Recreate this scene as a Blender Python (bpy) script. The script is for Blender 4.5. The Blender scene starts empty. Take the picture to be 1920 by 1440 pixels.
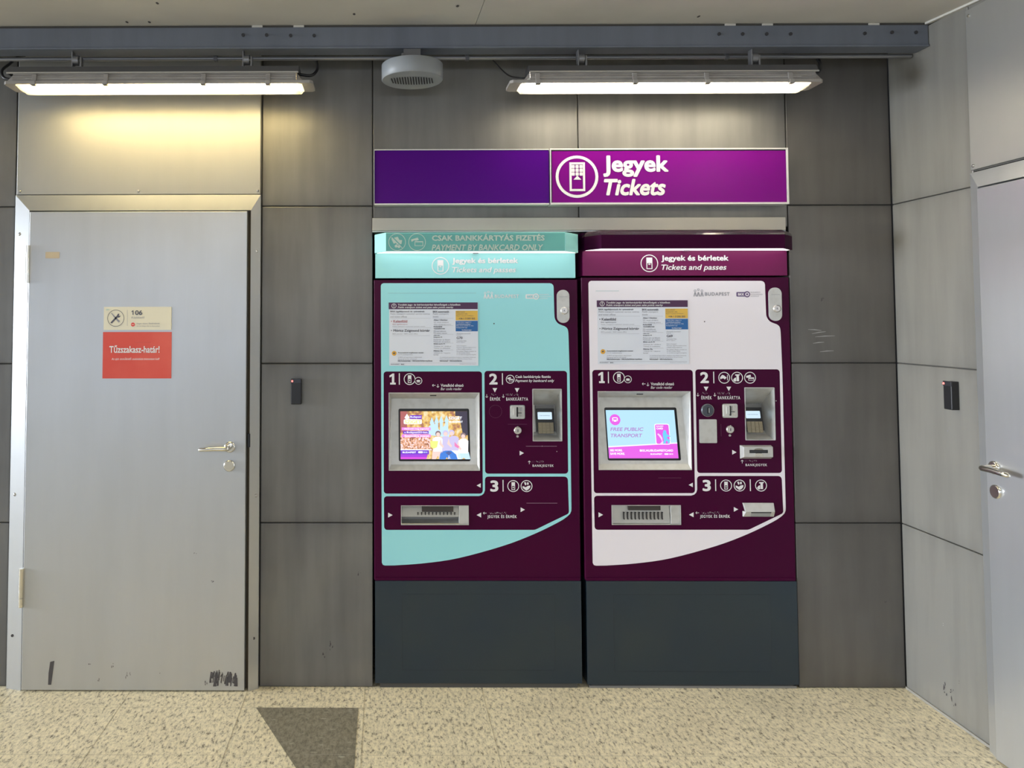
import bpy, bmesh, math, random
from mathutils import Vector, Matrix
from mathutils.geometry import tessellate_polygon

random.seed(7)
S = bpy.context.scene
COL = S.collection
PI = math.pi

# ------------------------------------------------------------------ camera
FPX = 1450.0                       # focal length in px of a 1920 px wide frame
CX, CY = 712.3, 536.3              # principal point (the photograph is a crop)
PITCH, YAW, ROLL = 0.04307, -0.00676, -0.00121
EYE = Vector((0, -FPX/426.0, 1.584))
FW = Vector((math.sin(YAW)*math.cos(PITCH), math.cos(YAW)*math.cos(PITCH), math.sin(PITCH)))
RT0 = Vector((math.cos(YAW), -math.sin(YAW), 0)); UP0 = RT0.cross(FW)
RT = RT0*math.cos(ROLL) + UP0*math.sin(ROLL); UP = -RT0*math.sin(ROLL) + UP0*math.cos(ROLL)
cam_d = bpy.data.cameras.new('camera'); cam = bpy.data.objects.new('camera', cam_d); COL.objects.link(cam)
cam.matrix_world = Matrix(((RT.x, UP.x, -FW.x, EYE.x), (RT.y, UP.y, -FW.y, EYE.y), (RT.z, UP.z, -FW.z, EYE.z), (0, 0, 0, 1)))
cam_d.sensor_fit = 'HORIZONTAL'; cam_d.sensor_width = 36; cam_d.lens = 36*FPX/1920
cam_d.shift_x = (960-CX)/1920; cam_d.shift_y = (CY-720)/1920
cam_d.clip_start = 0.05
S.camera = cam

# ------------------------------------------------------------------ view + world (the hall behind the camera) + lights
S.view_settings.view_transform = 'Standard'; S.view_settings.look = 'None'
S.view_settings.exposure = 0.31; S.view_settings.gamma = 1.0
S.view_settings.use_curve_mapping = False

w = bpy.data.worlds.new('hall'); S.world = w; w.use_nodes = True
nt = w.node_tree; nt.nodes.clear()
def wn(t, **k):
    n = nt.nodes.new(t)
    for a, b in k.items(): setattr(n, a, b)
    return n
tc = wn('ShaderNodeTexCoord'); sep = wn('ShaderNodeSeparateXYZ'); nt.links.new(tc.outputs['Generated'], sep.inputs[0])
rx = wn('ShaderNodeValToRGB'); rx.color_ramp.interpolation = 'EASE'
mp = wn('ShaderNodeMapRange'); mp.inputs[1].default_value = -1; mp.inputs[2].default_value = 1
nt.links.new(sep.outputs[0], mp.inputs[0]); nt.links.new(mp.outputs[0], rx.inputs[0])
WX = [(0.0, (.90, .95, 1.0)), (.28, (.88, .98, 1.15)), (.43, (.62, .70, .85)), (.57, (.20, .23, .29)), (.75, (.05, .055, .065)), (1.0, (.07, .07, .075))]
e = rx.color_ramp.elements
e[0].position = WX[0][0]; e[0].color = (*WX[0][1], 1); e[1].position = WX[-1][0]; e[1].color = (*WX[-1][1], 1)
for p_, c_ in WX[1:-1]:
    q_ = e.new(p_); q_.color = (*c_, 1)
bg = wn('ShaderNodeBackground'); bg.inputs[1].default_value = 0.95
out = wn('ShaderNodeOutputWorld'); nt.links.new(rx.outputs[0], bg.inputs[0]); nt.links.new(bg.outputs[0], out.inputs[0])

def area(name, loc, target, sx, sy, power, color, spread=None):
    l = bpy.data.lights.new(name, 'AREA'); l.shape = 'RECTANGLE'; l.size = sx; l.size_y = sy; l.energy = power; l.color = color
    o = bpy.data.objects.new(name, l); COL.objects.link(o); o.location = loc
    o.rotation_euler = (Vector(target)-Vector(loc)).to_track_quat('-Z', 'Y').to_euler()
    if spread: l.spread = math.radians(spread)
    return o
area('hall_daylight_opening', (-9.5, -1.7, 1.75), (2.2, -.7, .45), 3.0, 1.6, 56, (.84, .91, 1.0), 36)
area('hall_fill_light', (0.6, -5.2, 2.5), (0.6, -2.6, .5), 6.0, 1.2, 66, (.86, .92, 1.0))  # unseen fill light, added to brighten the surfaces facing the camera

TUBE_STRENGTH = (38.0, 30.0)
TUBE_COLOR = ((1.0, .79, .38), (1.0, .90, .72))

def at(px, py, axis=1, val=0.0):
    """point of the plane (axis = val) seen at this place of the photograph"""
    d = FW*FPX + RT*(px-CX) - UP*(py-CY)
    t = (val-EYE[axis])/d[axis]
    return EYE + d*t

# ------------------------------------------------------------------ materials
MATS = {}
def mat(name, color, rough=.5, metal=0.0, noise=None, bump=0.0, emit=None, estr=1.0, spec=.5, coat=0.0, scale=(1, 1, 1), bscale=None):
    """noise = (scale, colour2, amount-low, amount-high)"""
    if name in MATS: return MATS[name]
    m = bpy.data.materials.new(name); m.use_nodes = True; t = m.node_tree; b = t.nodes['Principled BSDF']
    b.inputs['Base Color'].default_value = (*color, 1); b.inputs['Roughness'].default_value = rough
    b.inputs['Metallic'].default_value = metal; b.inputs['Specular IOR Level'].default_value = spec
    b.inputs['Coat Weight'].default_value = coat; b.inputs['Coat Roughness'].default_value = .05
    if emit: b.inputs['Emission Color'].default_value = (*emit, 1); b.inputs['Emission Strength'].default_value = estr
    if noise or bump:
        co = t.nodes.new('ShaderNodeTexCoord'); mp = t.nodes.new('ShaderNodeMapping'); mp.inputs['Scale'].default_value = scale
        t.links.new(co.outputs['Object'], mp.inputs[0])
    if noise:
        n = t.nodes.new('ShaderNodeTexNoise'); n.inputs['Scale'].default_value = noise[0]; n.inputs['Detail'].default_value = 5
        t.links.new(mp.outputs[0], n.inputs['Vector'])
        r = t.nodes.new('ShaderNodeMapRange'); r.inputs[1].default_value = noise[2]; r.inputs[2].default_value = noise[3]
        t.links.new(n.outputs['Fac'], r.inputs[0])
        mx = t.nodes.new('ShaderNodeMix'); mx.data_type = 'RGBA'
        mx.inputs[6].default_value = (*color, 1); mx.inputs[7].default_value = (*noise[1], 1)
        t.links.new(r.outputs[0], mx.inputs[0]); t.links.new(mx.outputs[2], b.inputs['Base Color'])
    if bump:
        n2 = t.nodes.new('ShaderNodeTexNoise'); n2.inputs['Scale'].default_value = bscale or (noise[0] if noise else 20); n2.inputs['Detail'].default_value = 3
        t.links.new(mp.outputs[0], n2.inputs['Vector'])
        bp = t.nodes.new('ShaderNodeBump'); bp.inputs['Strength'].default_value = bump; bp.inputs['Distance'].default_value = .01
        t.links.new(n2.outputs['Fac'], bp.inputs['Height']); t.links.new(bp.outputs[0], b.inputs['Normal'])
    MATS[name] = m
    return m

def math_node(t, op, a, b=None, c=None):
    n = t.nodes.new('ShaderNodeMath'); n.operation = op
    for i, v in enumerate((a, b, c)):
        if v is None: continue
        if isinstance(v, (int, float)): n.inputs[i].default_value = v
        else: t.links.new(v, n.inputs[i])
    return n.outputs[0]

def metal_sheet(name, base, dark, rough, metal, edge_amt=.45, streak=.5, blotch=.5, vertical=True):
    """weathered sheet metal: cloudy patina, vertical rain streaks and tarnish along each sheet's edges (UV 0..1 per sheet)"""
    m = bpy.data.materials.new(name); m.use_nodes = True; t = m.node_tree; b = t.nodes['Principled BSDF']
    L = t.links
    co = t.nodes.new('ShaderNodeTexCoord')
    m1 = t.nodes.new('ShaderNodeMapping'); m1.inputs['Scale'].default_value = (9, 9, 1.0); L.new(co.outputs['Object'], m1.inputs[0])
    n1 = t.nodes.new('ShaderNodeTexNoise'); n1.inputs['Scale'].default_value = 1.6; n1.inputs['Detail'].default_value = 6; L.new(m1.outputs[0], n1.inputs['Vector'])
    n2 = t.nodes.new('ShaderNodeTexNoise'); n2.inputs['Scale'].default_value = 2.3; n2.inputs['Detail'].default_value = 5; L.new(co.outputs['Object'], n2.inputs['Vector'])
    m3 = t.nodes.new('ShaderNodeMapping'); m3.inputs['Scale'].default_value = (1, 1, 60) if not vertical else (160, 160, 3); L.new(co.outputs['Object'], m3.inputs[0])
    n3 = t.nodes.new('ShaderNodeTexNoise'); n3.inputs['Scale'].default_value = 3; n3.inputs['Detail'].default_value = 2; L.new(m3.outputs[0], n3.inputs['Vector'])
    uv = t.nodes.new('ShaderNodeSeparateXYZ'); L.new(co.outputs['UV'], uv.inputs[0])
    def edge(o):                       # 1 at an edge, 0 inside
        c = math_node(t, 'ABSOLUTE', math_node(t, 'SUBTRACT', o, .5)); c = math_node(t, 'MULTIPLY', c, 2.0)
        return math_node(t, 'POWER', c, 9.0)
    ed = math_node(t, 'MAXIMUM', edge(uv.outputs[0]), edge(uv.outputs[1]))
    ed = math_node(t, 'MULTIPLY', ed, math_node(t, 'ADD', n2.outputs['Fac'], .2))
    s = math_node(t, 'MULTIPLY', math_node(t, 'SUBTRACT', n1.outputs['Fac'], .42), streak*2.2)
    bl = math_node(t, 'MULTIPLY', math_node(t, 'SUBTRACT', n2.outputs['Fac'], .42), blotch*2.2)
    f = math_node(t, 'ADD', math_node(t, 'ADD', s, bl), math_node(t, 'MULTIPLY', ed, edge_amt))
    f = math_node(t, 'MINIMUM', math_node(t, 'MAXIMUM', f, 0.0), 1.0)
    mx = t.nodes.new('ShaderNodeMix'); mx.data_type = 'RGBA'; mx.inputs[6].default_value = (*base, 1); mx.inputs[7].default_value = (*dark, 1)
    L.new(f, mx.inputs[0]); L.new(mx.outputs[2], b.inputs['Base Color'])
    b.inputs['Metallic'].default_value = metal
    r = math_node(t, 'ADD', math_node(t, 'MULTIPLY', n2.outputs['Fac'], .14), rough-.07); L.new(r, b.inputs['Roughness'])
    bp = t.nodes.new('ShaderNodeBump'); bp.inputs['Strength'].default_value = .05; bp.inputs['Distance'].default_value = .004
    L.new(n3.outputs['Fac'], bp.inputs['Height']); L.new(bp.outputs[0], b.inputs['Normal'])
    MATS[name] = m
    return m

zinc = metal_sheet('weathered_zinc_sheet', (.215, .210, .197), (.095, .093, .092), .47, .5)
zinc_shaded = metal_sheet('shaded_zinc_sheet', (.160, .152, .142), (.085, .080, .076), .47, .5)  # shaded copy of the zinc: the dim reflection is put into the colour
zinc_lit = metal_sheet('lit_weathered_sheet', (.31, .30, .27), (.18, .175, .16), .44, .4, blotch=.4)  # lit copy of the zinc: the side wall's stronger light is in the colour
steel = metal_sheet('brushed_steel_sheet', (.55, .56, .57), (.43, .44, .44), .36, .7, edge_amt=.2, streak=.25, blotch=.3)
steel_dull = metal_sheet('dull_steel_sheet', (.42, .415, .39), (.33, .33, .31), .50, .7, edge_amt=.2, streak=.2, blotch=.3)
steel_plain = mat('plain_steel', (.62, .61, .59), .32, .9)
reveal = mat('dark_joint', (.075, .07, .062), .8)
lintel_m = metal_sheet('lintel_steel', (.46, .43, .37), (.36, .34, .29), .38, .7, edge_amt=.1, streak=.1)
beam_m = metal_sheet('grey_painted_beam', (.175, .195, .24), (.12, .135, .165), .45, .3, edge_amt=.1)
ceil_m = metal_sheet('dusty_ceiling_sheet', (.62, .60, .55), (.50, .48, .44), .6, .1, edge_amt=.3, streak=.1)
black = mat('black_plastic', (.012, .012, .014), .38)
chrome = mat('polished_steel', (.78, .75, .68), .16, 1.0)
screw_m = mat('screw_steel', (.55, .53, .5), .3, 1.0)
silver = mat('silver_painted_metal', (.60, .595, .57), .38, .35, noise=(30, (.50, .49, .46), .45, .8))
white_print = mat('white_print', (.85, .84, .84), .45)
aubergine = mat('aubergine_paint', (.052, .0006, .026), .30, spec=.12)
aub_head = mat('purple_header_paint', (.15, .004, .07), .32, spec=.3)
aub_canopy = mat('aubergine_canopy_paint', (.034, .0008, .022), .3, spec=.05)
canopy_gloss = mat('worn_glossy_edge', (.035, .001, .022), .16, spec=.6, coat=1.0, bump=1.0, bscale=330)
teal = mat('turquoise_panel', (.34, .76, .80), .35)
teal_head = mat('turquoise_header', (.34, .76, .77), .35)
teal_dk = mat('sea_green_sticker', (.13, .44, .41), .4)
beige_print = mat('pale_beige_print', (.56, .68, .60), .5)
offwhite = mat('off_white_panel', (.88, .83, .88), .35)
slate = mat('slate_blue_paint', (.014, .028, .042), .30, noise=(3, (.020, .033, .041), .4, .7))
slate_line = mat('slate_recess', (.010, .016, .024), .5)
sign_dark = mat('violet_sign_blank', (.065, .0002, .19), .28, spec=.15)
sign_lit = mat('violet_sign_face', (.17, .001, .20), .30, spec=.15)
sign_frame = mat('sign_frame_white', (.75, .73, .70), .35, .2)
grey_print = mat('dark_grey_print', (.10, .10, .13), .6)
mid_print = mat('mid_grey_print', (.30, .30, .34), .6)
notice_paper = mat('notice_paper', (.76, .79, .86), .35)
notice_band = mat('notice_purple_band', (.07, .02, .07), .4)
yellow_p = mat('notice_yellow', (.76, .48, .08), .5)
blue_p = mat('notice_blue', (.02, .13, .38), .5)
orange_p = mat('badge_orange', (.80, .42, .05), .5)
cream = mat('cream_sign_plate', (.80, .75, .59), .5)
red_s = mat('red_warning_plate', (.68, .075, .05), .42, noise=(4, (.74, .13, .09), .35, .7))
red_dot = mat('red_print', (.75, .06, .06), .5)
tan = mat('tan_tape', (.55, .46, .33), .6)
lamp_plastic = mat('lamp_housing_plastic', (.37, .345, .32), .5, noise=(12, (.28, .26, .24), .4, .75), scale=(1, 1, 4))
lamp_inner = mat('lamp_reflector', (.92, .90, .84), .5)
lamp_hood = mat('lamp_hood_metal', (.17, .17, .18), .4, .6)
pipe_m = mat('galvanised_pipe', (.26, .26, .27), .4, .6)
speaker_m = mat('speaker_grey_paint', (.29, .31, .33), .42)
scuff = mat('black_scuff', (.07, .062, .062), .7)
scratch = mat('pale_scratch', (.55, .54, .5), .5)
led_red = mat('led_red', (.9, .1, .1), .4, emit=(1, .12, .10), estr=3)

def emat(name, c, s=1.0):
    if name in MATS: return MATS[name]
    m = bpy.data.materials.new(name); m.use_nodes = True; b = m.node_tree.nodes['Principled BSDF']
    b.inputs['Base Color'].default_value = (.01, .01, .01, 1); b.inputs['Roughness'].default_value = .25
    b.inputs['Emission Color'].default_value = (*c, 1); b.inputs['Emission Strength'].default_value = s*.86
    MATS[name] = m; return m

# diffuser: clear prismatic cover with a little milky scatter
dm = bpy.data.materials.new('prismatic_cover'); dm.use_nodes = True; t = dm.node_tree; t.nodes.clear()
tr = t.nodes.new('ShaderNodeBsdfTransparent'); tl = t.nodes.new('ShaderNodeBsdfTranslucent'); tl.inputs[0].default_value = (.95, .92, .78, 1)
mxs = t.nodes.new('ShaderNodeMixShader'); mxs.inputs[0].default_value = .28; ou = t.nodes.new('ShaderNodeOutputMaterial')
t.links.new(tr.outputs[0], mxs.inputs[1]); t.links.new(tl.outputs[0], mxs.inputs[2]); t.links.new(mxs.outputs[0], ou.inputs[0])
cover_m = dm

# granite floor
def granite(name, c1, c2, c3):
    m = bpy.data.materials.new(name); m.use_nodes = True; t = m.node_tree; b = t.nodes['Principled BSDF']; L = t.links
    co = t.nodes.new('ShaderNodeTexCoord')
    v = t.nodes.new('ShaderNodeTexNoise'); v.inputs['Scale'].default_value = 62; v.inputs['Detail'].default_value = 6; v.inputs['Roughness'].default_value = .78
    v.inputs['Distortion'].default_value = .1
    mp_ = t.nodes.new('ShaderNodeMapping'); mp_.inputs['Scale'].default_value = (1.15, .5, 1); L.new(co.outputs['Object'], mp_.inputs[0]); L.new(mp_.outputs[0], v.inputs['Vector'])
    r = t.nodes.new('ShaderNodeValToRGB'); el = r.color_ramp.elements
    el[0].position = .38; el[0].color = (*c3, 1); el[1].position = .59; el[1].color = (*c1, 1)
    q = el.new(.46); q.color = (*c2, 1)
    L.new(v.outputs['Fac'], r.inputs[0])
    big = t.nodes.new('ShaderNodeTexNoise'); big.inputs['Scale'].default_value = 3.0; L.new(co.outputs['Object'], big.inputs['Vector'])
    hs = t.nodes.new('ShaderNodeHueSaturation'); vv = math_node(t, 'ADD', math_node(t, 'MULTIPLY', big.outputs['Fac'], .35), .83)
    L.new(vv, hs.inputs['Value']); L.new(r.outputs[0], hs.inputs['Color']); L.new(hs.outputs[0], b.inputs['Base Color'])
    b.inputs['Roughness'].default_value = .48
    bp = t.nodes.new('ShaderNodeBump'); bp.inputs['Strength'].default_value = .25; bp.inputs['Distance'].default_value = .003
    L.new(v.outputs['Fac'], bp.inputs['Height']); L.new(bp.outputs[0], b.inputs['Normal'])
    return m
granite_l = granite('beige_granite', (.92, .82, .58), (.70, .62, .43), (.20, .16, .10))
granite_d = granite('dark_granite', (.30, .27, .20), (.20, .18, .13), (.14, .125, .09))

# ------------------------------------------------------------------ mesh builder
TEXT_CACHE = {}
def text_mesh(s, bold, italic, space=1.0):
    k = (s, italic, space)
    if k in TEXT_CACHE: return TEXT_CACHE[k]
    c = bpy.data.curves.new('t', 'FONT'); c.body = s; c.size = 1; c.resolution_u = 4 if len(s) < 20 else 2
    c.shear = .22 if italic else 0; c.space_character = space
    o = bpy.data.objects.new('t', c); COL.objects.link(o)
    dg = bpy.context.evaluated_depsgraph_get(); me = bpy.data.meshes.new_from_object(o.evaluated_get(dg))
    vs = [(v.co.x, v.co.y) for v in me.vertices]; fs = [tuple(p.vertices) for p in me.polygons]
    bpy.data.objects.remove(o); bpy.data.curves.remove(c); bpy.data.meshes.remove(me)
    TEXT_CACHE[k] = (vs, fs)
    return vs, fs

def circle(cx, cz, r, n=24, rz=None):
    return [(cx+r*math.cos(2*PI*i/n), cz+(rz or r)*math.sin(2*PI*i/n)) for i in range(n)]
def rrect(x0, x1, z0, z1, r, n=4):
    if x1 < x0: x0, x1 = x1, x0
    if z1 < z0: z0, z1 = z1, z0
    p = []
    for cx, cz, a in ((x1-r, z1-r, 0), (x0+r, z1-r, 90), (x0+r, z0+r, 180), (x1-r, z0+r, 270)):
        for i in range(n+1):
            b = math.radians(a+90*i/n); p.append((cx+r*math.cos(b), cz+r*math.sin(b)))
    return p
def rect(x0, x1, z0, z1): return [(x0, z0), (x1, z0), (x1, z1), (x0, z1)]

def roundpoly(pts, rad, n=5):
    out_ = []
    for i, p in enumerate(pts):
        r = rad[i] if isinstance(rad, (list, tuple)) else rad
        p = Vector(p); a = Vector(pts[i-1])-p; b = Vector(pts[(i+1) % len(pts)])-p
        if r <= 0: out_.append(tuple(p)); continue
        la, lb = a.length, b.length; a.normalize(); b.normalize()
        ang = math.acos(max(-1, min(1, a.dot(b)))); d = min(r/math.tan(ang/2), la*.48, lb*.48)
        s_, e_ = p+a*d, p+b*d
        for k in range(n+1):
            t_ = k/n; q = s_*(1-t_)**2+p*2*t_*(1-t_)+e_*t_*t_; out_.append((q.x, q.y))
    return out_
def curve(pts, n=5):
    P3 = [Vector((p[0], p[1])) for p in pts]; out_ = []
    for i in range(len(P3)-1):
        p0, p1, p2, p3 = P3[max(i-1, 0)], P3[i], P3[i+1], P3[min(i+2, len(P3)-1)]
        for k in range(n):
            t_ = k/n; q = .5*((2*p1)+(p2-p0)*t_+(2*p0-5*p1+4*p2-p3)*t_*t_+(3*p1-p0-3*p2+p3)*t_**3); out_.append((q.x, q.y))
    out_.append(tuple(P3[-1])); return out_

class MB:
    def __init__(s): s.v = []; s.f = []; s.m = []; s.sm = []; s.uv = []; s.mats = []
    def mi(s, m):
        if m not in s.mats: s.mats.append(m)
        return s.mats.index(m)
    def add(s, vs, fs, m, smooth=False, uvs=None):
        b = len(s.v); s.v += [tuple(v) for v in vs]; k = s.mi(m)
        for i, f in enumerate(fs):
            s.f.append([b+j for j in f]); s.m.append(k); s.sm.append(smooth)
            s.uv.append([uvs[j] for j in f] if uvs else None)
    def box(s, x0, x1, y0, y1, z0, z1, m):
        if x1 < x0: x0, x1 = x1, x0
        if y1 < y0: y0, y1 = y1, y0
        if z1 < z0: z0, z1 = z1, z0
        v = [(x, y, z) for z in (z0, z1) for y in (y0, y1) for x in (x0, x1)]
        F = [(0, 1, 5, 4), (1, 3, 7, 5), (3, 2, 6, 7), (2, 0, 4, 6), (4, 5, 7, 6), (2, 3, 1, 0)]
        uvq = [(0, 0), (1, 0), (1, 1), (0, 1)]
        b = len(s.v); s.v += v; k = s.mi(m)
        for f in F: s.f.append([b+j for j in f]); s.m.append(k); s.sm.append(False); s.uv.append(uvq)
    def hull8(s, a, b, m):
        """a, b: quads of four points each, joined"""
        s.add(list(a)+list(b), [(0, 1, 2, 3), (7, 6, 5, 4), (0, 4, 5, 1), (1, 5, 6, 2), (2, 6, 7, 3), (3, 7, 4, 0)], m)
    def quad(s, a, b, c, d, m): s.add([a, b, c, d], [(0, 1, 2, 3)], m, uvs=[(0, 0), (1, 0), (1, 1), (0, 1)])
    def flat(s, outer, y, m, holes=(), fn=None, smooth=False):
        """flat polygon in the x-z plane facing -y; fn maps (x, z) to 3-D"""
        loops = [[Vector((p[0], p[1], 0)) for p in L] for L in [outer]+list(holes)]
        pts = [p for L in loops for p in L]
        tris = tessellate_polygon(loops)
        g = fn or (lambda x, z: (x, y, z))
        vs = [g(p.x, p.y) for p in pts]; fs = []
        for t_ in tris:
            a, b, c = (pts[i] for i in t_)
            cr = (b-a).cross(c-a).z
            fs.append(tuple(t_) if cr > 0 else tuple(reversed(t_)))
        s.add(vs, fs, m)
    def prism(s, outer, y0, y1, m, holes=(), side=None, back=False):
        """x-z polygon with front at y0 and back at y1 (y0 < y1)"""
        s.flat(outer, y0, m, holes)
        for L in [outer]+list(holes):
            n = len(L); vs = [(p[0], y0, p[1]) for p in L]+[(p[0], y1, p[1]) for p in L]
            s.add(vs, [(i, i+n, (i+1) % n+n, (i+1) % n) for i in range(n)], side or m)
        if back: s.add([(p[0], y1, p[1]) for p in outer], [tuple(range(len(outer)))], m)
    def ring(s, cx, cz, r0, r1, y, m, n=40, fn=None):
        g = fn or (lambda x, z: (x, y, z))
        vs = [g(*p) for p in circle(cx, cz, r0, n)]+[g(*p) for p in circle(cx, cz, r1, n)]
        s.add(vs, [(i, i+n, (i+1) % n+n, (i+1) % n) for i in range(n)], m)
    def text(s, str_, x0, x1, z0, z1, y, m, bold=0, italic=False, space=1.0, fn=None):
        if x1 < x0: x0, x1 = x1, x0
        if z1 < z0: z0, z1 = z1, z0
        vs, fs = text_mesh(str_, bold, italic, space)
        if not vs: return
        a = min(v[0] for v in vs); b = max(v[0] for v in vs); c = min(v[1] for v in vs); d = max(v[1] for v in vs)
        g = fn or (lambda x, z: (x, y, z))
        dx = {0: 0, 1: .020, 2: .034}[bold]     # heavier weights: the strokes are widened by shifted copies
        sx = (x1-x0)/(b-a+2*dx); sz = (z1-z0)/(d-c+2*dx)
        nn = 12 if bold == 2 and len(str_) < 20 else 8
        offs = [(0, 0)] if not bold else [(dx*math.cos(i*2*PI/nn), dx*math.sin(i*2*PI/nn)) for i in range(nn)]+[(0, 0)]
        for i, (ox, oz) in enumerate(offs):
            P = [g(x0+(v[0]-a+dx+ox)*sx, z0+(v[1]-c+dx+oz)*sz) for v in vs]
            s.add([(p[0], p[1]-i*.00004, p[2]) for p in P], fs, m)
    def tube(s, pts, r, m, n=10, caps=True):
        pts = [Vector(p) for p in pts]; rings = []; prev = None
        for i, p in enumerate(pts):
            d = (pts[min(i+1, len(pts)-1)]-pts[max(i-1, 0)]).normalized()
            u = d.orthogonal().normalized() if prev is None else (prev-d*prev.dot(d)).normalized()
            prev = u; v = d.cross(u)
            rr = r[i] if isinstance(r, (list, tuple)) else r
            rings.append([p+u*rr*math.cos(2*PI*k/n)+v*rr*math.sin(2*PI*k/n) for k in range(n)])
        vs = [q for R_ in rings for q in R_]
        s.add(vs, [(i*n+k, i*n+(k+1) % n, (i+1)*n+(k+1) % n, (i+1)*n+k) for i in range(len(pts)-1) for k in range(n)], m, True)
        if caps:
            s.add(rings[0], [tuple(reversed(range(n)))], m); s.add(rings[-1], [tuple(range(n))], m)
    def cyl(s, a, b, r, m, n=24, r2=None): s.tube([a, b], [r, r if r2 is None else r2], m, n)
    def build(s, name, parent=None, bevel=0.0, loc=None, seg=2):
        me = bpy.data.meshes.new(name)
        o0 = Vector(loc) if loc else Vector((0, 0, 0))
        me.from_pydata([Vector(v)-o0 for v in s.v], [], s.f)
        for m in s.mats: me.materials.append(m)
        me.polygons.foreach_set('material_index', s.m); me.polygons.foreach_set('use_smooth', s.sm)
        if any(u for u in s.uv):
            ul = me.uv_layers.new(name='UVMap'); k = 0
            for p, u in zip(me.polygons, s.uv):
                for j in range(p.loop_total):
                    ul.data[k].uv = u[j] if u else (.5, .5)
                    k += 1
        me.update()
        o = bpy.data.objects.new(name, me); COL.objects.link(o); o.location = o0
        if parent: o.parent = parent
        if bevel:
            b = o.modifiers.new('bevel', 'BEVEL'); b.width = bevel; b.segments = seg; b.limit_method = 'ANGLE'; b.angle_limit = math.radians(40)
        return o

def tag(o, label, cat, group=None, kind=None):
    if label: o['label'] = label
    if cat: o['category'] = cat
    if group: o['group'] = group
    if kind: o['kind'] = kind
    return o
def struct(o): o['kind'] = 'structure'; return o
def empty(name, loc):
    o = bpy.data.objects.new(name, None); COL.objects.link(o); o.location = loc; o.empty_display_size = .1
    return o

# ------------------------------------------------------------------ the room shell
XR = 2.233                     # right wall plane
ZS = [0, .70, 1.391, 2.085, 2.79]
AX0, AX1, AZ = -.058, 1.783, 1.972       # alcove that holds the machines
G = .0018
def panel(mb, x0, x1, z0, z1, d=.012, m=None):
    mb.box(x0+G, x1-G, -.0, d, z0+G, z1-G, m or zinc)
mb = MB()
rows = list(zip(ZS[:-1], ZS[1:]))
for a, b in rows:
    panel(mb, -2.60, -1.641, a, b)
    panel(mb, -3.60, -2.60, a, b)
    panel(mb, -.546, -.054, a, b)
    panel(mb, AX1-.008, XR, a, b, m=zinc_shaded)
panel(mb, -1.641, -.546, 2.133, 2.79)
xm = at(1083, 200).x
panel(mb, -.054, xm, 1.99, 2.79); panel(mb, xm, AX1-.008, 1.99, 2.79)
o = mb.build('wall_back', None, .0035); struct(o)
bk = MB()          # dark backing behind the joints and the lined alcove
bk.box(-3.6, -1.63, .012, .05, 0, 2.79, reveal); bk.box(-.60, AX0, .012, .05, 0, 2.79, reveal)
bk.box(AX1, XR, .012, .05, 0, 2.79, reveal); bk.box(-1.63, -.55, .012, .05, 2.10, 2.79, reveal)
bk.box(AX0, AX1, .012, .05, 1.99, 2.79, reveal)
bk.box(AX0-.004, AX0, .05, .42, 0, 2.0, reveal); bk.box(AX1, AX1+.004, .05, .42, 0, 2.0, reveal)
bk.box(AX0, AX1, .42, .43, 0, 2.0, reveal); bk.box(AX0, AX1, .05, .42, 1.99, 2.0, reveal)
b_ = bk.build('lining', o)

mb = MB()
YD = -.475
def rpanel(y0, y1, z0, z1): mb.box(XR, XR+.012, y0-G, y1+G, z0+G, z1-G, zinc_lit)
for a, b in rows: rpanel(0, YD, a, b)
for a, b in rows: rpanel(YD-1.07, YD-2.2, a, b)
rpanel(YD, YD-1.07, 2.14, 2.79)
o = mb.build('wall_right', None, .0035); struct(o)
bk = MB()
bk.box(XR+.012, XR+.05, .05, YD, 0, 2.79, reveal); bk.box(XR+.012, XR+.05, YD-1.07, YD-2.2, 0, 2.79, reveal)
bk.box(XR+.012, XR+.05, YD, YD-1.07, 2.14, 2.79, reveal)
bk.build('lining', o)

# patina smudges and scratches that sit on the wall sheets
def smudge(mb, cx, cz, rx, rz, n, m, fn, seed=1, ang=0):
    R_ = random.Random(seed)
    for i in range(n):
        x = cx+R_.gauss(0, rx); z = cz+R_.gauss(0, rz); a = R_.uniform(.15, 1)*.5*rx+.001; b = a*R_.uniform(1.0, 3.2)
        t0 = R_.uniform(-.5, .5)+ang
        p = []
        for k in range(7):
            q = 2*PI*k/7; u = a*math.cos(q)*R_.uniform(.5, 1.2); v = b*math.sin(q)*R_.uniform(.5, 1.2)
            p.append((x+u*math.cos(t0)-v*math.sin(t0), z+u*math.sin(t0)+v*math.cos(t0)))
        mb.flat(p, 0, m, fn=lambda a_, b_, i=i: tuple(c_-i*.00004*(1 if j_ == (1 if fn is fb_ else 0) else 0) for j_, c_ in enumerate(fn(a_, b_))))

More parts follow.
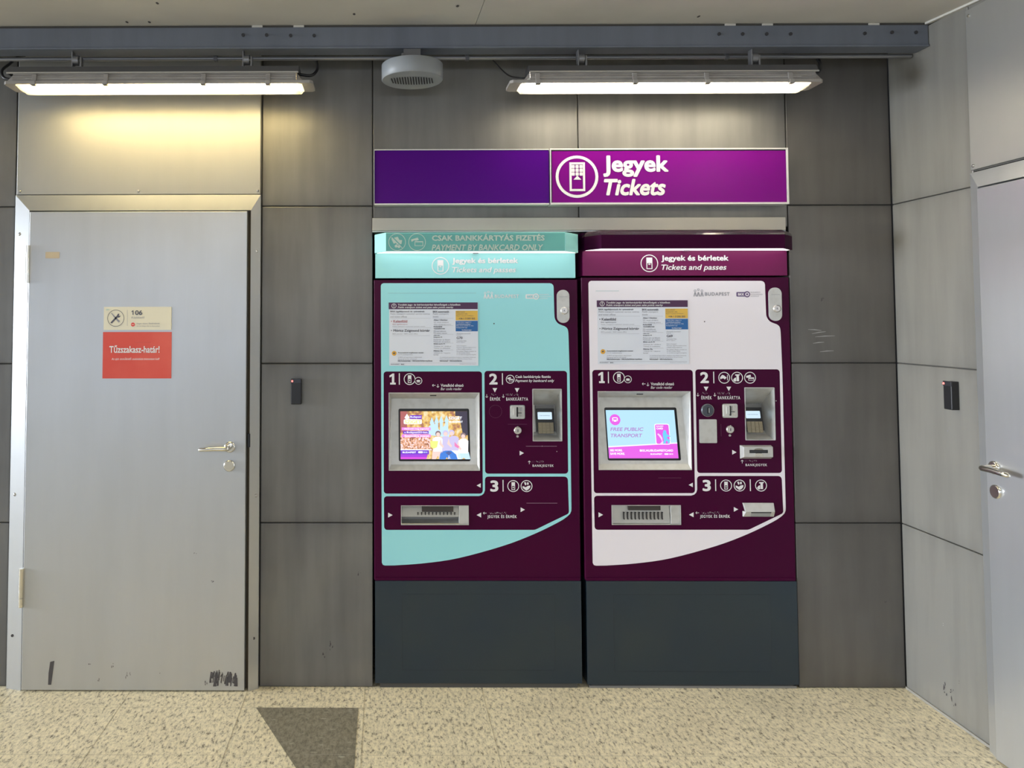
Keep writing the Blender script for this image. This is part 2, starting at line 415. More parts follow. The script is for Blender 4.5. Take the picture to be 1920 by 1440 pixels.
# floor
mb = MB()
mb.box(-7, 5, -9, .45, -.05, 0, granite_l)
fl = mb.build('floor'); struct(fl)
mb = MB()
joint = mat('floor_joint', (.50, .44, .32), .8)
for k in range(-10, 9):
    x = -1.09+.5*k
    if x < XR: mb.box(x-.0008, x+.0008, -9, 0, 0, .0006, joint)
for k in range(0, 22):
    y = -.177-.345*k; mb.box(-7, XR if y > -2.6 else 5, y-.0006, y+.0006, 0, .0006, joint)
mb.build('tile_joints', fl)
mb = MB()
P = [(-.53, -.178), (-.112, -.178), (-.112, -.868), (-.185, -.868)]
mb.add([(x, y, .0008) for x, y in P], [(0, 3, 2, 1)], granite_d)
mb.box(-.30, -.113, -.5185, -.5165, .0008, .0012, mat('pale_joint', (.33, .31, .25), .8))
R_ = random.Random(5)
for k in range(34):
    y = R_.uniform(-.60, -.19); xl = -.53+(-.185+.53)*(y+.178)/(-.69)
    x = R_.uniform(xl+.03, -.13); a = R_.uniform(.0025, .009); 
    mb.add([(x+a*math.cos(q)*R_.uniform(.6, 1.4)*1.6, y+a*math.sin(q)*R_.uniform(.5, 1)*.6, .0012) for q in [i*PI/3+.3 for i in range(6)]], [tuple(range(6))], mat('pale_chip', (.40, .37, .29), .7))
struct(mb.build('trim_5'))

# ceiling (slightly sloping sheets)
mb = MB()
def cz(y): return 2.800+.07*(y+.26)
for x0, x1 in ((-7, -3.3), (-3.3, .375), (.375, 2.6), (2.6, 5)):
    for y0, y1 in ((-1.4, .05), (-3.2, -1.4), (-6, -3.2)):
        a, b = y0+.002, y1-.002
        mb.hull8([(x0+.001, a, cz(a)), (x0+.001, b, cz(b)), (x1-.001, b, cz(b)), (x1-.001, a, cz(a))],
                 [(x0+.001, a, cz(a)+.03), (x0+.001, b, cz(b)+.03), (x1-.001, b, cz(b)+.03), (x1-.001, a, cz(a)+.03)], ceil_m)
for px, py in ((295, 1), (664, 26), (238, 44), (280, 44), (858, 8), (1310, 32)):
    q = at(px, py, 2, cz(-.4)); q.z = cz(q.y)-.0012
    mb.add([(q.x+.006*math.cos(a_), q.y+.012*math.sin(a_), q.z) for a_ in [i*PI/3 for i in range(6)]], [tuple(range(6))], scuff)
struct(mb.build('ceiling'))

# beam under the ceiling
mb = MB()
BX0, BX1, BZ0, BZ1 = -3.6, XR-.002, 2.699, 2.790
mb.box(BX0, BX1, -.262, -.183, BZ0, BZ1, beam_m)
mb.box(BX0, BX1, -.268, -.262, BZ0, BZ0+.008, beam_m)
o = mb.build('trim_1', None, .002); struct(o)
mb = MB()
for px, py in ((456, 66), (500, 66), (545, 67), (589, 67), (1348, 64), (1392, 64), (1437, 64), (1482, 64), (1621, 63), (1672, 61), (1717, 61)):
    q = at(px, py, 1, -.262); mb.cyl((q.x, -.262, q.z), (q.x, -.2665, q.z), .007, mat('bolt_dark', (.06, .06, .065), .5, .5), 12)
ob = mb.build('bolt_row', o)
mb = MB()   # slit between the beam and the ceiling with small packing tabs
mb.box(BX0, BX1, -.255, -.185, BZ1, 2.799, reveal)
for px in (482, 560, 1370, 1440, 1640): 
    q = at(px, 52, 1, -.262); mb.box(q.x-.022, q.x+.022, -.26, -.256, BZ1-.001, 2.799, ceil_m)
mb.build('packing_strip', o)
# thin corner bead along the top of the right wall
mb = MB()
mb.hull8([(XR-.014, -.26, cz(-.26)-.008), (XR-.014, -.26, cz(-.26)), (XR, -.26, cz(-.26)), (XR, -.26, cz(-.26)-.008)],
         [(XR-.014, -2.6, cz(-2.6)-.008), (XR-.014, -2.6, cz(-2.6)), (XR, -2.6, cz(-2.6)), (XR, -2.6, cz(-2.6)-.008)], ceil_m)
struct(mb.build('trim_6'))
mb = MB()
mb.box(XR-.006, XR, -.005, -2.6, 0, .010, mat('floor_edge_bead', (.30, .28, .24), .6))
struct(mb.build('baseboard_right'))

# steel sheets over the doors and over the machines
def screws(mb, pts, y, r=.006):
    for x, z in pts: mb.tube([(x, y, z), (x, y-.003, z), (x, y-.0055, z)], [r, r, r*.5], screw_m, 12)
mb = MB()
mb.box(-1.630, -.550, -.014, -.001, 2.137, 2.76, steel_dull)
screws(mb, [(-1.615, 2.152), (-1.09, 2.152), (-.562, 2.152)], -.014, .006)
struct(mb.build('trim_2', None, .0025))
mb = MB()
mb.box(XR-.012, XR-.001, YD-1.05, YD-.002, 2.145, 2.76, steel_dull)
for y in (YD-.018, YD-.52): mb.tube([(XR-.012, y, 2.16), (XR-.016, y, 2.16), (XR-.018, y, 2.16)], [.006, .006, .003], screw_m, 12)
mb.tube([(XR-.012, YD-.018, 2.735), (XR-.016, YD-.018, 2.735)], [.006, .004], screw_m, 12)
struct(mb.build('trim_3', None, .002))
mb = MB()
mb.box(AX0+.002, at(1473, 420, 1, -.02).x, -.022, -.001, at(1000, 432, 1, -.02).z, at(1000, 408, 1, -.02).z, lintel_m)
mb.box(AX0+.002, at(1473, 420, 1, -.02).x, -.020, .30, at(1000, 433, 1, -.02).z-.004, at(1000, 432, 1, -.02).z, steel)
struct(mb.build('trim_4', None, .0015))

# ------------------------------------------------------------------ doors
def lever(mb, c, out, along, up, m):
    """lever handle: rose, neck and bar; c centre on the leaf, out = away from the leaf, along = towards the hinge"""
    c = Vector(c); out = Vector(out); along = Vector(along); up = Vector(up)
    mb.tube([c, c+out*.008, c+out*.010], [.0235, .0235, .019], m, 28)
    pts = [c+out*.008]
    for a in (0, 25, 50, 70, 90):
        q = math.radians(a); pts.append(c+out*(.040+.014*math.sin(q))+along*(.014-.014*math.cos(q)))
    pts += [c+out*.054+along*.05, c+out*.053+along*.085-up*.002, c+out*.050+along*.118-up*.004, c+out*.047+along*.124-up*.005]
    mb.tube(pts, [.0115, .0105, .0105, .0105, .0105, .0105, .0095, .0090, .0085, .004], m, 14)

dr = empty('door_1', (-1.09, 0, 0)); struct(dr)
def place(o): o.location = Vector(o.location)-Vector(o.parent.location); return o
FX0, FX1, LX0, LX1, LZ = -1.633, -.548, at(47.5, 840, 1, -.046).x, at(461, 840, 1, -.046).x, at(260, 396.5, 1, -.046).z
mb = MB()
FZ = 2.134
def jamb(a, b, c, d): mb.add([a, b, c, d], [(0, 1, 2, 3)], steel, uvs=[(0, .5), (1, .5), (1, .5), (0, .5)])
yo, yi = -.016, -.036
ZH = LZ+.006; XI0, XI1 = LX0-.006, LX1+.014
# outer returns
jamb((FX0, 0, 0), (FX0, yo, 0), (FX0, yo, FZ), (FX0, 0, FZ)); jamb((FX1, yo, 0), (FX1, 0, 0), (FX1, 0, FZ), (FX1, yo, FZ))
jamb((FX0, yo, FZ), (FX1, yo, FZ), (FX1, 0, FZ), (FX0, 0, FZ))
# sloping faces with mitred corners
jamb((FX0, yo, 0), (XI0, yi, 0), (XI0, yi, ZH), (FX0, yo, FZ)); jamb((XI1, yi, 0), (FX1, yo, 0), (FX1, yo, FZ), (XI1, yi, ZH))
jamb((XI0, yi, ZH), (XI1, yi, ZH), (FX1, yo, FZ), (FX0, yo, FZ))
# inner returns into the rebate
jamb((XI0, yi, 0), (XI0, .02, 0), (XI0, .02, ZH), (XI0, yi, ZH)); jamb((XI1, .02, 0), (XI1, yi, 0), (XI1, yi, ZH), (XI1, .02, ZH))
jamb((XI0, yi, ZH), (XI0, .02, ZH), (XI1, .02, ZH), (XI1, yi, ZH))
jamb((XI0, .02, 0), (XI1, .02, 0), (XI1, .02, ZH), (XI0, .02, ZH))
screws(mb, [(at(42, 440).x, at(42, 440).z), (at(482, 472).x, at(482, 472).z), (at(33, 925).x, at(33, 925).z), (at(481, 927).x, at(481, 927).z)], -.020, .008)
for px, py in ((24, 1191), (476, 1196)):
    q = at(px, py, 1, -.02); mb.tube([(q.x, -.010, q.z), (q.x, -.026, q.z)], [.006, .006], scuff, 10)
mb.box(LX1+.006, LX1+.017, -.036, -.020, at(468, 838, 1, -.03).z, at(468, 813, 1, -.03).z, black)
gap_shade = mat('brown_gap_shade', (.10, .075, .045), .7)  # shadow line beside the leaf, painted as a brown strip
mb.box(LX1-.01, XI1-.001, -.012, -.006, 0.002, ZH-.001, gap_shade)
place(mb.build('door_frame', dr))
mb = MB()
mb.box(LX0, LX1, -.046, -.006, .006, LZ, steel)
leaf = place(mb.build('door_leaf', dr, .0025))
def dpt(px, py): q = at(px, py, 1, -.0465); return q.x, q.z
mb = MB()
f_ = lambda x, z: (x, -.0466, z)
NQ = [0]
def dquad(pts, m):
    NQ[0] += 1; k_ = NQ[0]*.00001
    mb.flat([dpt(*p) for p in pts], 0, m, fn=lambda x, z: (x, -.0466-k_, z))
dquad([(94, 1241), (102, 1239), (99, 1262), (96, 1284), (90, 1284), (91, 1262)], scuff)
R_ = random.Random(3)
for k in range(46):
    x = R_.uniform(394, 448); top = 1254+abs(x-415)*.22+R_.uniform(0, 14); ln = R_.uniform(6, 22); wd = R_.uniform(.8, 2.6)
    b = min(top+ln, 1287); dquad([(x, top), (x+wd, top+1), (x+wd+R_.uniform(-4, 1), b), (x-2+R_.uniform(-2, 1), b)], scuff)
for x, y, a, b in ((167, 1244, 3, 2), (211, 1248, 2, 4), (237, 1266, 1.5, 6), (244, 1262, 1, 4), (185, 1276, 1.5, 4), (386, 1281, 2.5, 5), (300, 1262, 1.5, 1), (397, 1090, 4, 1.5), (366, 1037, 3, 1)):
    for k in range(4):
        u_, v_ = x+R_.uniform(-a, a), y+R_.uniform(-b, b); p_ = R_.uniform(.3, .5)*a; q_ = R_.uniform(.3, .6)*b
        dquad([(u_-p_, v_), (u_-.3*p_, v_-q_), (u_+.8*p_, v_-.5*q_), (u_+p_, v_+.3*q_), (u_+.1*p_, v_+q_)], mat('grey_mark', (.16, .15, .15), .7))
leaf_marks = mb.build('scuff_marks', None); leaf_marks.parent = leaf; leaf_marks.location = (0, 0, 0)
for v in leaf_marks.data.vertices: v.co.x += 0
for ya, yb in ((460, 531), (1066, 1139)):
    mb = MB(); x = LX0-.005; za = at(50, ya, 1, -.05).z; zb = at(50, yb, 1, -.05).z; s1 = za+(zb-za)*.25; s2 = za+(zb-za)*.76
    for a, b in ((za, s1-.001), (s1, s2), (s2-.001, zb)): mb.cyl((x, -.050, a), (x, -.050, b+.001), .0105, chrome, 20)
    place(mb.build('hinge', dr, .001))
mb = MB(); q = at(431, 838, 1, -.046); lever(mb, (q.x, -.046, q.z), (0, -1, 0), (-1, 0, 0), (0, 0, 1), chrome)
place(mb.build('door_handle', dr))
mb = MB(); q = at(430, 873, 1, -.046); mb.tube([(q.x, -.046, q.z), (q.x, -.053, q.z), (q.x, -.055, q.z)], [.0245, .0245, .021], chrome, 28)
place(mb.build('lock_cover', dr))

d2 = empty('door_2', (XR, YD-.535, 0)); struct(d2)
mb = MB()
Y0, Y1 = YD-.004, YD-1.066
def j2(a, b, c, d): mb.add([a, b, c, d], [(0, 1, 2, 3)], steel, uvs=[(.5, .5)]*4)
xo, xi = XR-.016, XR-.036; IY0, IY1, IZ = Y0-.062, Y1+.062, 2.072
j2((XR, Y0, 0), (xo, Y0, 0), (xo, Y0, FZ), (XR, Y0, FZ)); j2((XR, Y1, 0), (XR, Y1, FZ), (xo, Y1, FZ), (xo, Y1, 0))
j2((xo, Y0, 0), (xi, IY0, 0), (xi, IY0, IZ), (xo, Y0, FZ)); j2((xi, IY1, 0), (xo, Y1, 0), (xo, Y1, FZ), (xi, IY1, IZ))
j2((xi, IY0, IZ), (xi, IY1, IZ), (xo, Y1, FZ), (xo, Y0, FZ)); j2((xo, Y0, FZ), (XR, Y0, FZ), (XR, Y1, FZ), (xo, Y1, FZ))
j2((xi, IY0, 0), (XR+.02, IY0, 0), (XR+.02, IY0, IZ), (xi, IY0, IZ)); j2((xi, IY0, IZ), (XR+.02, IY0, IZ), (XR+.02, IY1, IZ), (xi, IY1, IZ))
j2((XR+.02, IY0, 0), (XR+.02, IY1, 0), (XR+.02, IY1, IZ), (XR+.02, IY0, IZ)); j2((xi, IY1, 0), (xi, IY1, IZ), (XR+.02, IY1, IZ), (XR+.02, IY1, 0))
for px, py in ((1832, 405), (1861, 1265), (1843, 774)):
    q = at(px, py, 0, XR-.012); mb.tube([(XR-.010, q.y-.012, q.z), (XR-.024, q.y-.012, q.z)], [.007, .007], scuff if py != 774 else screw_m, 10)
q = at(1882, 334, 0, XR-.03); mb.box(XR-.032, XR-.028, q.y-.03, q.y+.03, IZ+.003, IZ+.012, scuff)
place(mb.build('door_frame', d2))
mb = MB(); mb.box(XR-.046, XR-.006, IY1+.006, IY0-.006, .006, IZ-.008, steel)
place(mb.build('door_leaf', d2, .0025))
mb = MB(); q = at(1866, 877, 0, XR-.046); lever(mb, (XR-.046, q.y, q.z), (-1, 0, 0), (0, -1, 0), (0, 0, 1), chrome)
place(mb.build('door_handle', d2))
mb = MB(); q = at(1869, 922, 0, XR-.046); mb.tube([(XR-.046, q.y, q.z), (XR-.053, q.y, q.z), (XR-.055, q.y, q.z)], [.0245, .0245, .021], chrome, 28)
place(mb.build('lock_cover', d2))

# ------------------------------------------------------------------ icons (unit circle), used on the signs and machines
def icon(mb, kind, cx, cz, r, y, m, dark=None, fn=None, thin=.16):
    g = fn or (lambda x, z: (x, y, z))
    sc = lambda pts: [(cx+p[0]*r, cz+p[1]*r) for p in pts]
    lay = [0]
    def fp(pts, mm=m, holes=()):         # each shape lies a hair in front of the one before
        lay[0] += 1; d_ = lay[0]*.00006
        mb.flat(sc(pts), 0, mm, [sc(h) for h in holes], fn=lambda x, z: (g(x, z)[0], g(x, z)[1]-d_, g(x, z)[2]))
    mb.ring(cx, cz, r, r*(1-thin), y, m, fn=g)
    if kind == 'big_ticket':
        fp(rect(-.35, .38, -.68, .68), holes=[rect(-.25, .28, -.58, .58)])
        for i in range(3):
            for j in range(3):
                fp(rrect(-.25+.185*i, -.10+.185*i, .40-.175*j, .555-.175*j, .03))
        fp([(-.17, -.14), (.20, -.14), (.015, .05)])
    elif kind == 'ticket':
        fp(rect(-.30, .30, -.66, .66), holes=[rect(-.20, .20, -.54, .02)])
        fp(rect(-.09, .09, -.35, -.12)); 
    elif kind == 'ticket_lit':
        fp(rect(-.34, .34, -.66, .66), holes=[rect(-.24, .24, -.56, .02)])
        fp(rect(-.12, .12, -.16, -.04))
    elif kind == 'pass':
        fp(circle(0, 0, .55, 16, .24)); fp(rect(-.5, .5, -.42, -.30))
    elif kind == 'card':
        fp([(-.70, .30), (.08, .52), (.18, .18), (-.60, -.05)]); fp(rect(-.30, .68, -.48, .05), holes=[rect(-.22, .60, -.40, -.20)])
    elif kind == 'card_line':
        fp([(-.70, .30), (.08, .52), (.20, .25), (-.10, .16), (-.35, .20), (-.62, .02)])
        fp(rect(-.28, .70, -.45, .10), holes=[rect(-.21, .63, -.38, -.02)])
    elif kind == 'hand_coin':
        fp([(-.72, .05), (-.35, .48), (-.05, .40), (.40, .02), (.30, -.12), (.10, -.30), (-.15, -.10), (-.45, -.18), (-.68, -.28)])
        fp(rrect(.50, .62, -.45, .45, .05))
    elif kind == 'note':
        fp([(-.32, .58), (.48, .58), (.48, .42), (.32, .38), (.34, -.60), (-.10, -.60), (-.10, .34), (-.32, .36)])
        fp([(-.70, -.40), (-.45, -.05), (-.18, .05), (-.16, -.60), (-.45, -.68)])
    elif kind == 'hand_bowl':
        fp([(-.66, .02), (-.45, -.06), (-.15, -.20), (.20, .02), (.66, .10), (.62, -.25), (.30, -.60), (-.05, -.78), (-.42, -.50), (-.68, -.30)])
        fp(circle(.22, .42, .17, 12, .24)); fp([(-.42, .62), (-.10, .66), (-.02, .22), (-.24, .12)])
    elif kind == 'no_cash':
        fp([(-.68, .42), (.08, .62), (.35, .05), (-.40, -.18)]); fp([(-.20, .30), (.58, .22), (.50, -.22), (-.05, -.30)])
        fp(circle(-.12, -.46, .17, 12)); fp(circle(.20, -.52, .17, 12))
        fp([(-.74, .62), (-.62, .74), (.74, -.62), (.62, -.74)], dark or m)
        fp([(-.70, .58), (-.66, .62), (.66, -.70), (.62, -.74)])

# ------------------------------------------------------------------ ticket machines
D0 = .0                          # machine front plane
X0M = at(704, 800).x
def build_machine(variant):
    A = variant == 'card'
    if A: mx_ = lambda px, y=0: at(px, 800, 1, y).x
    else:
        k0 = at(1097, 800).x-X0M
    base = at(704, 800).x
    shift = 0 if A else (at(1096, 800).x - base)
    kx = 1.0 if A else 1.018
    def m_(px, py, y=0.0):
        q = at(px, py, 1, y)
        # the photo's verticals converge a little: undo with the true plane position
        x = base+(q.x-base)*kx+shift; z = q.z
        if not A: z = z+.009*(z-.5)/1.25
        return x, z
    XL, XRr = m_(703.5, 800)[0]-.0, m_(1083.5, 800)[0]
    root = empty('ticket_machine', ((XL+XRr)/2, 0, 0))
    def put(mb, name, parent=root, bevel=0.0, seg=2):
        o = mb.build(name, None, bevel, seg=seg); o.parent = parent
        p = parent; off = Vector((0, 0, 0))
        while p: off += Vector(p.location); p = p.parent
        o.location = Vector(o.location)-off
        return o
    R4 = lambda a, b, c, d, r=0, y=0: (rrect(m_(a, b, y)[0], m_(c, b, y)[0], m_(a, d, y)[1], m_(a, b, y)[1], r) if r else rect(m_(a, b, y)[0], m_(c, b, y)[0], m_(a, d, y)[1], m_(a, b, y)[1]))
    H = lambda px, py: m_(px, py)
    main_panel = teal if A else offwhite
    # x of verticals (constant): take at mid height
    zb0, zb1 = H(800, 1087)[1], H(800, 525)[1]
    # ---- cabinet with recess openings
    hs = R4(729.3, 736.6, 899.4, 881.9); hp = R4(998.6, 729.6, 1053.4, 826.6); ht = R4(752.4, 948.3, 878.2, 983.6)
    body = MB()
    body.prism(rect(XL, XRr, zb0, zb1), D0, .30, aubergine, holes=[hs, hp, ht])
    # rounded stiles left and right, bottom lip
    mbs = MB()
    for x, s in ((XL, -1), (XRr, 1)):
        n = 6; pr = [(x+s*.006*math.sin(a*PI/2/n), D0+.006-.006*math.cos(a*PI/2/n)) for a in range(n+1)]
        pr = [(x, D0)]+pr
        vs = [(p[0], p[1], zz) for zz in (zb0, zb1) for p in pr]; k = len(pr)
        mbs.add(vs, [(i, i+1, k+i+1, k+i) if s > 0 else (i+1, i, k+i, k+i+1) for i in range(k-1)], aubergine, True)
    mbs.box(XL, XRr, D0-.004, D0+.02, zb0-.002, zb0+.010, aubergine)
    put(mbs, 'edge_trim', bevel=0)
    # ---- graphic panel with rounded section windows
    gp = MB(); yg = D0-.0009
    c = lambda pts: [H(*p) for p in pts]
    arc_pts = curve([(1064, 968), (1048, 978.5), (1002, 1001), (943, 1023.5), (859, 1046.5), (795, 1056), (740, 1060)], 4)
    outer = c([(714, 536), (715.5, 532.5), (719, 531), (1031, 531), (1034.5, 532), (1037, 534.5), (1038, 538)]
              +curve([(1038.6, 560), (1039.4, 590), (1041, 599), (1046, 606), (1053, 609.6), (1059, 612), (1063.5, 616), (1065.4, 623), (1066.2, 640)], 4)
              +[(1068, 700), (1070, 850), (1071.3, 952), (1071, 958), (1069, 963)]+arc_pts+[(722, 1060.2), (718, 1059), (716, 1055)])
    outer = list(reversed(outer))
    b1 = R4(719.3, 696.5, 903.6, 925.4, .013)
    b2 = R4(908.2, 695.5, 1063.0, 888.0, .013)
    b3 = c(roundpoly([(909.3, 893.5), (1064.5, 893.5), (1066.8, 962.5), (1003, 993.5), (720.3, 993.5), (719.8, 930.3), (908.8, 930)], [7, 8, 7, 18, 7, 7, 9], 6))
    k_ = len(b3)-7
    b3 = b3[:k_]+c([(898, 930), (903.5, 928.3), (907.5, 924.5), (909.2, 919)])
    gp.flat(outer, yg, main_panel, holes=[b1, b2, b3])
    ya = yg-.0007
    # logos
    pm = white_print if A else mid_print
    for x, hgt in ((909.5, 12), (915.5, 14), (922, 12)):
        gp.ring(*H(x, 549.5 if hgt == 12 else 547.5), .0052, .003, ya, pm, 10)
        gp.flat(c([(x-3, 560), (x-1, 552), (x+1, 552), (x+3, 560), (x+1.2, 560), (x, 555), (x-1.2, 560)])[::-1], ya, pm)
    def tx(mb, s, x0, y0, x1, y1, m=white_print, bold=0, italic=False, y=None, space=1.0):
        a = H(x0, y0); b = H(x1, y1)
        mb.text(s, a[0], b[0], b[1], a[1], ya if y is None else y, m, bold, italic, space)
    tx(gp, 'BUDAPEST', 927.5, 552.3, 973, 558.7, pm, 1, space=1.15)
    a = H(985.2, 551.8); b = H(1008, 560.2); pill = mat('logo_violet', (.13, .08, .20), .5) if not A else white_print
    gp.flat(rrect(a[0], b[0], b[1], a[1], .004), ya, pill); q = H(1004.8, 556); gp.flat(circle(q[0], q[1], .0135), ya-.0002, pill)
    gp.ring(q[0], q[1], .0085, .0045, ya-.0005, main_panel, 20); tx(gp, 'BKK', 988, 553.8, 999.5, 558.4, main_panel, 2, y=ya-.0005)
    for i, s in enumerate(('BUDAPESTI', 'KÖZLEKEDÉSI', 'KÖZPONT')): tx(gp, s, 1011.5, 551.2+3.5*i, (1029, 1033.5, 1027)[i], 553.6+3.5*i, pm, 0)
    q = H(926.2, 606.8); gp.flat(circle(q[0], q[1], .0028, 10), ya, scuff)
    gp.flat(R4(727, 549.5, 893 if A else 770, 550.1), ya, mat('faint_crease', (.33, .55, .56) if A else (.55, .5, .54), .5))
    put(gp, 'graphic_panel')
    # ---- printed lettering on the aubergine sections
    lp = body; yl = D0-.0008; wp = white_print
    def T(s, x0, y0, x1, y1, bold=0, italic=False, m=wp, space=1.0): tx(lp, s, x0, y0, x1, y1, m, bold, italic, yl, space)
    def tri(x, y, s, d):
        p = {'d': [(-s, -s*.85), (s, -s*.85), (0, s)], 'r': [(-s*.85, -s), (-s*.85, s), (s, 0)], 'l': [(s*.85, -s), (s*.85, s), (-s, 0)]}[d]
        pts = [H(x+a_, y+b_) for a_, b_ in p]; lp.flat(pts, yl, wp)
    def arrow(x, y, d):
        L_ = {'d': [(0, -3.2), (0, 3)], 'u': [(0, 3.2), (0, -3)], 'l': [(3.2, 0), (-3, 0)]}[d]
        (ax, ay), (bx, by) = L_; dx, dy = (bx-ax)/6.2, (by-ay)/6.2
        def seg(p, q, w_=.45):
            ux, uy = q[0]-p[0], q[1]-p[1]; l = math.hypot(ux, uy); nx, ny = -uy/l*w_, ux/l*w_
            lp.flat([H(x+p[0]+nx, y+p[1]+ny), H(x+q[0]+nx, y+q[1]+ny), H(x+q[0]-nx, y+q[1]-ny), H(x+p[0]-nx, y+p[1]-ny)], yl, wp)
        seg((ax, ay), (bx, by)); seg((bx, by), (bx-2.2*dx-2.2*dy, by-2.2*dy-2.2*dx)); seg((bx, by), (bx-2.2*dx+2.2*dy, by-2.2*dy+2.2*dx))
    faint = mat('embossed_dots', (.22, .10, .18), .4)
    def braille(x, y, n, w_=2.6, seed=1):
        R2 = random.Random(seed)
        for i in range(n):
            for dx in (0, 1.1):
                for dy in (0, 1.3, 2.6):
                    if R2.random() < .5: q = H(x+i*w_+dx, y+dy); lp.flat(circle(q[0], q[1], .0010, 6), yl, faint if R2.random() < .6 else wp)
    lp.flat([H(*p) for p in ((730, 704.5), (736, 700.3), (739.2, 700.3), (739.2, 717.5), (742, 717.5), (742, 721), (731.5, 721), (731.5, 717.5), (734.8, 717.5), (734.8, 705.6), (730.6, 707.8))], yl, wp); lp.flat(R4(747.8, 699.8, 749.6, 721.3), yl, wp)
    q = H(768, 710.8); icon(lp, 'ticket', q[0], q[1], .0255, yl, wp, thin=.13); q = H(784.5, 714); icon(lp, 'pass', q[0], q[1], .0165, yl, wp, thin=.16)
    T('Vonalkód olvasó', 826.3, 719.6, 869, 725.2, 1); T('Bar code reader', 826.3, 726.6, 866, 731.5, 0, True); arrow(821, 723.5, 'd'); arrow(813.5, 722.5, 'l')
    T('2', 917, 700.3, 933, 721, 2); lp.flat(R4(941, 699.8, 942.8, 721.3), yl, wp)
    if A:
        q = H(956.6, 711); icon(lp, 'card', q[0], q[1], .019, yl, wp)
        T('Csak bankkártyás fizetés', 966, 703.6, 1032.5, 710.2, 1); T('Payment by bankcard only', 966, 711.2, 1039, 717.6, 1, True)
    else:
        for x, kd in ((961.2, 'hand_coin'), (984.8, 'note'), (1008.6, 'card')):
            q = H(x, 711); icon(lp, kd, q[0], q[1], .0255, yl, wp, thin=.13)
    tri(927.8, 731.4, 4.4, 'd'); tri(969.4, 731.4, 4.4, 'd')
    arrow(912.6, 742.5, 'd'); arrow(943.6, 742.5, 'd')
    T('ÉRMÉK', 918.7, 743.6, 938, 751.2, 1, space=1.25); T('BANKKÁRTYA', 949, 743.6, 990, 751.2, 1, space=1.25)
    braille(919, 738.5, 5, seed=2); braille(949, 738.5, 9, seed=3)
    tri(978, 849.5, 4.4, 'r'); arrow(992.4, 867, 'u'); braille(998, 864.5, 9, seed=4); T('BANKJEGYEK', 998.5, 870.8, 1038, 876.6, 1, space=1.25)
    T('3', 919, 900.6, 934.5, 922, 2); lp.flat(R4(942.2, 899.8, 944, 921.6), yl, wp)
    q = H(962.3, 911.3); icon(lp, 'ticket', q[0], q[1], .0255, yl, wp, thin=.13); q = H(987.2, 911.3); icon(lp, 'hand_bowl', q[0], q[1], .0255, yl, wp, thin=.13)
    if not A:
        lp.flat(R4(1005.8, 899.8, 1007.6, 921.6), yl, wp); q = H(1026.5, 911.3); icon(lp, 'note', q[0], q[1], .0255, yl, wp, thin=.13)
    tri(897.8, 910.2, 4.2, 'l'); tri(731.6, 965.7, 4.6, 'r'); tri(898.2, 965.6, 4.6, 'l'); tri(979.8, 955.6, 4.4, 'r')
    arrow(909, 962, 'l'); braille(914.5, 960.5, 14, seed=5); T('JEGYEK ÉS ÉRMÉK', 913.8, 964.6, 968.8, 973, 1, space=1.2)
    if A:
        line = mat('dull_mauve_line', (.30, .18, .26), .5)
        lp.flat(R4(986, 836.2, 1044, 837), yl, line); lp.flat(R4(987, 942.9, 1045, 943.7), yl, line)
        lp.flat(R4(952, 795.3, 988, 795.6), yl, faint); q = H(929, 771.5); lp.ring(q[0], q[1], .028, .0275, yl, faint, 32)
        q = H(1044, 846.5); lp.flat(circle(q[0], q[1], .0016, 8), yl, wp); q = H(1016.5, 836.5); lp.flat(circle(q[0], q[1], .0016, 8), yl, wp)
    else:
        lp.flat(R4(838, 897.0, 880, 897.3), yl, faint); lp.flat(R4(954.0, 797, 954.4, 820), yl, faint)
        q = H(1056, 754); lp.flat(circle(q[0], q[1], .002, 8), yl, wp)
    put(body, 'cabinet')
    # ---- screen bezel (funnel) and tilted screen
    bz = MB()
    x0, z1 = H(729.3, 736.6); x1, z0 = H(899.4, 881.9)
    zc = H(800, 750.5)[1]; zl = H(800, 872)[1]
    yc, yb = .074, .012
    ins = .012
    P0 = [(x0, 0, z1), (x1, 0, z1)]; P1 = [(x0+ins, yc-.004, zc), (x1-ins, yc-.004, zc)]; P2 = [(x0+ins*.7, yb, zl), (x1-ins*.7, yb, zl)]; P3 = [(x0, 0, z0), (x1, 0, z0)]
    def fyz(z): t_ = (z-zl)/(zc-zl); return yb+(yc-.004-yb)*t_
    sx0, sx1 = m_(747.3, 800, .05)[0], m_(880.2, 800, .05)[0]
    sz1, sz0 = m_(800, 766.2, .062)[1], m_(800, 864.4, .02)[1]
    SP = lambda x, z, d=0: (x, fyz(z)+d*.97, z+d*.25)
    bz.quad(P1[0], P1[1], P0[1], P0[0], silver)
    bz.flat([(P2[0][0], zl), (P2[1][0], zl), (P1[1][0], zc), (P1[0][0], zc)], 0, silver, holes=[rrect(sx0, sx1, sz0, sz1, .007)], fn=lambda x, z: SP(x, z))
    bz.quad(P3[0], P3[1], P2[1], P2[0], silver)
    bz.add([P0[0], P1[0], P2[0], P3[0]], [(3, 2, 1, 0)], silver); bz.add([P0[1], P1[1], P2[1], P3[1]], [(0, 1, 2, 3)], silver)
    # raised rim round the opening, scanner slit
    ro = rect(x0-.0012, x1+.0012, z0-.0012, z1+.0012); bz.prism(ro, -.003, .0, silver, holes=[rect(x0+.0012, x1-.0012, z0+.0015, z1-.0015)])
    tb = .45; zz = z1+(zc-z1)*tb; yy = yc*tb-.0035
    xa, xb = H(807 if A else 804, 742)[0], H(819 if A else 816, 742)[0]
    bz.add([(xa, yy-.004, zz+.0025), (xb, yy-.004, zz+.0025), (xb, yy+.001, zz-.0025), (xa, yy+.001, zz-.0025)], [(3, 2, 1, 0)], black)
    bez = put(bz, 'screen_bezel')
    sc_ = MB()
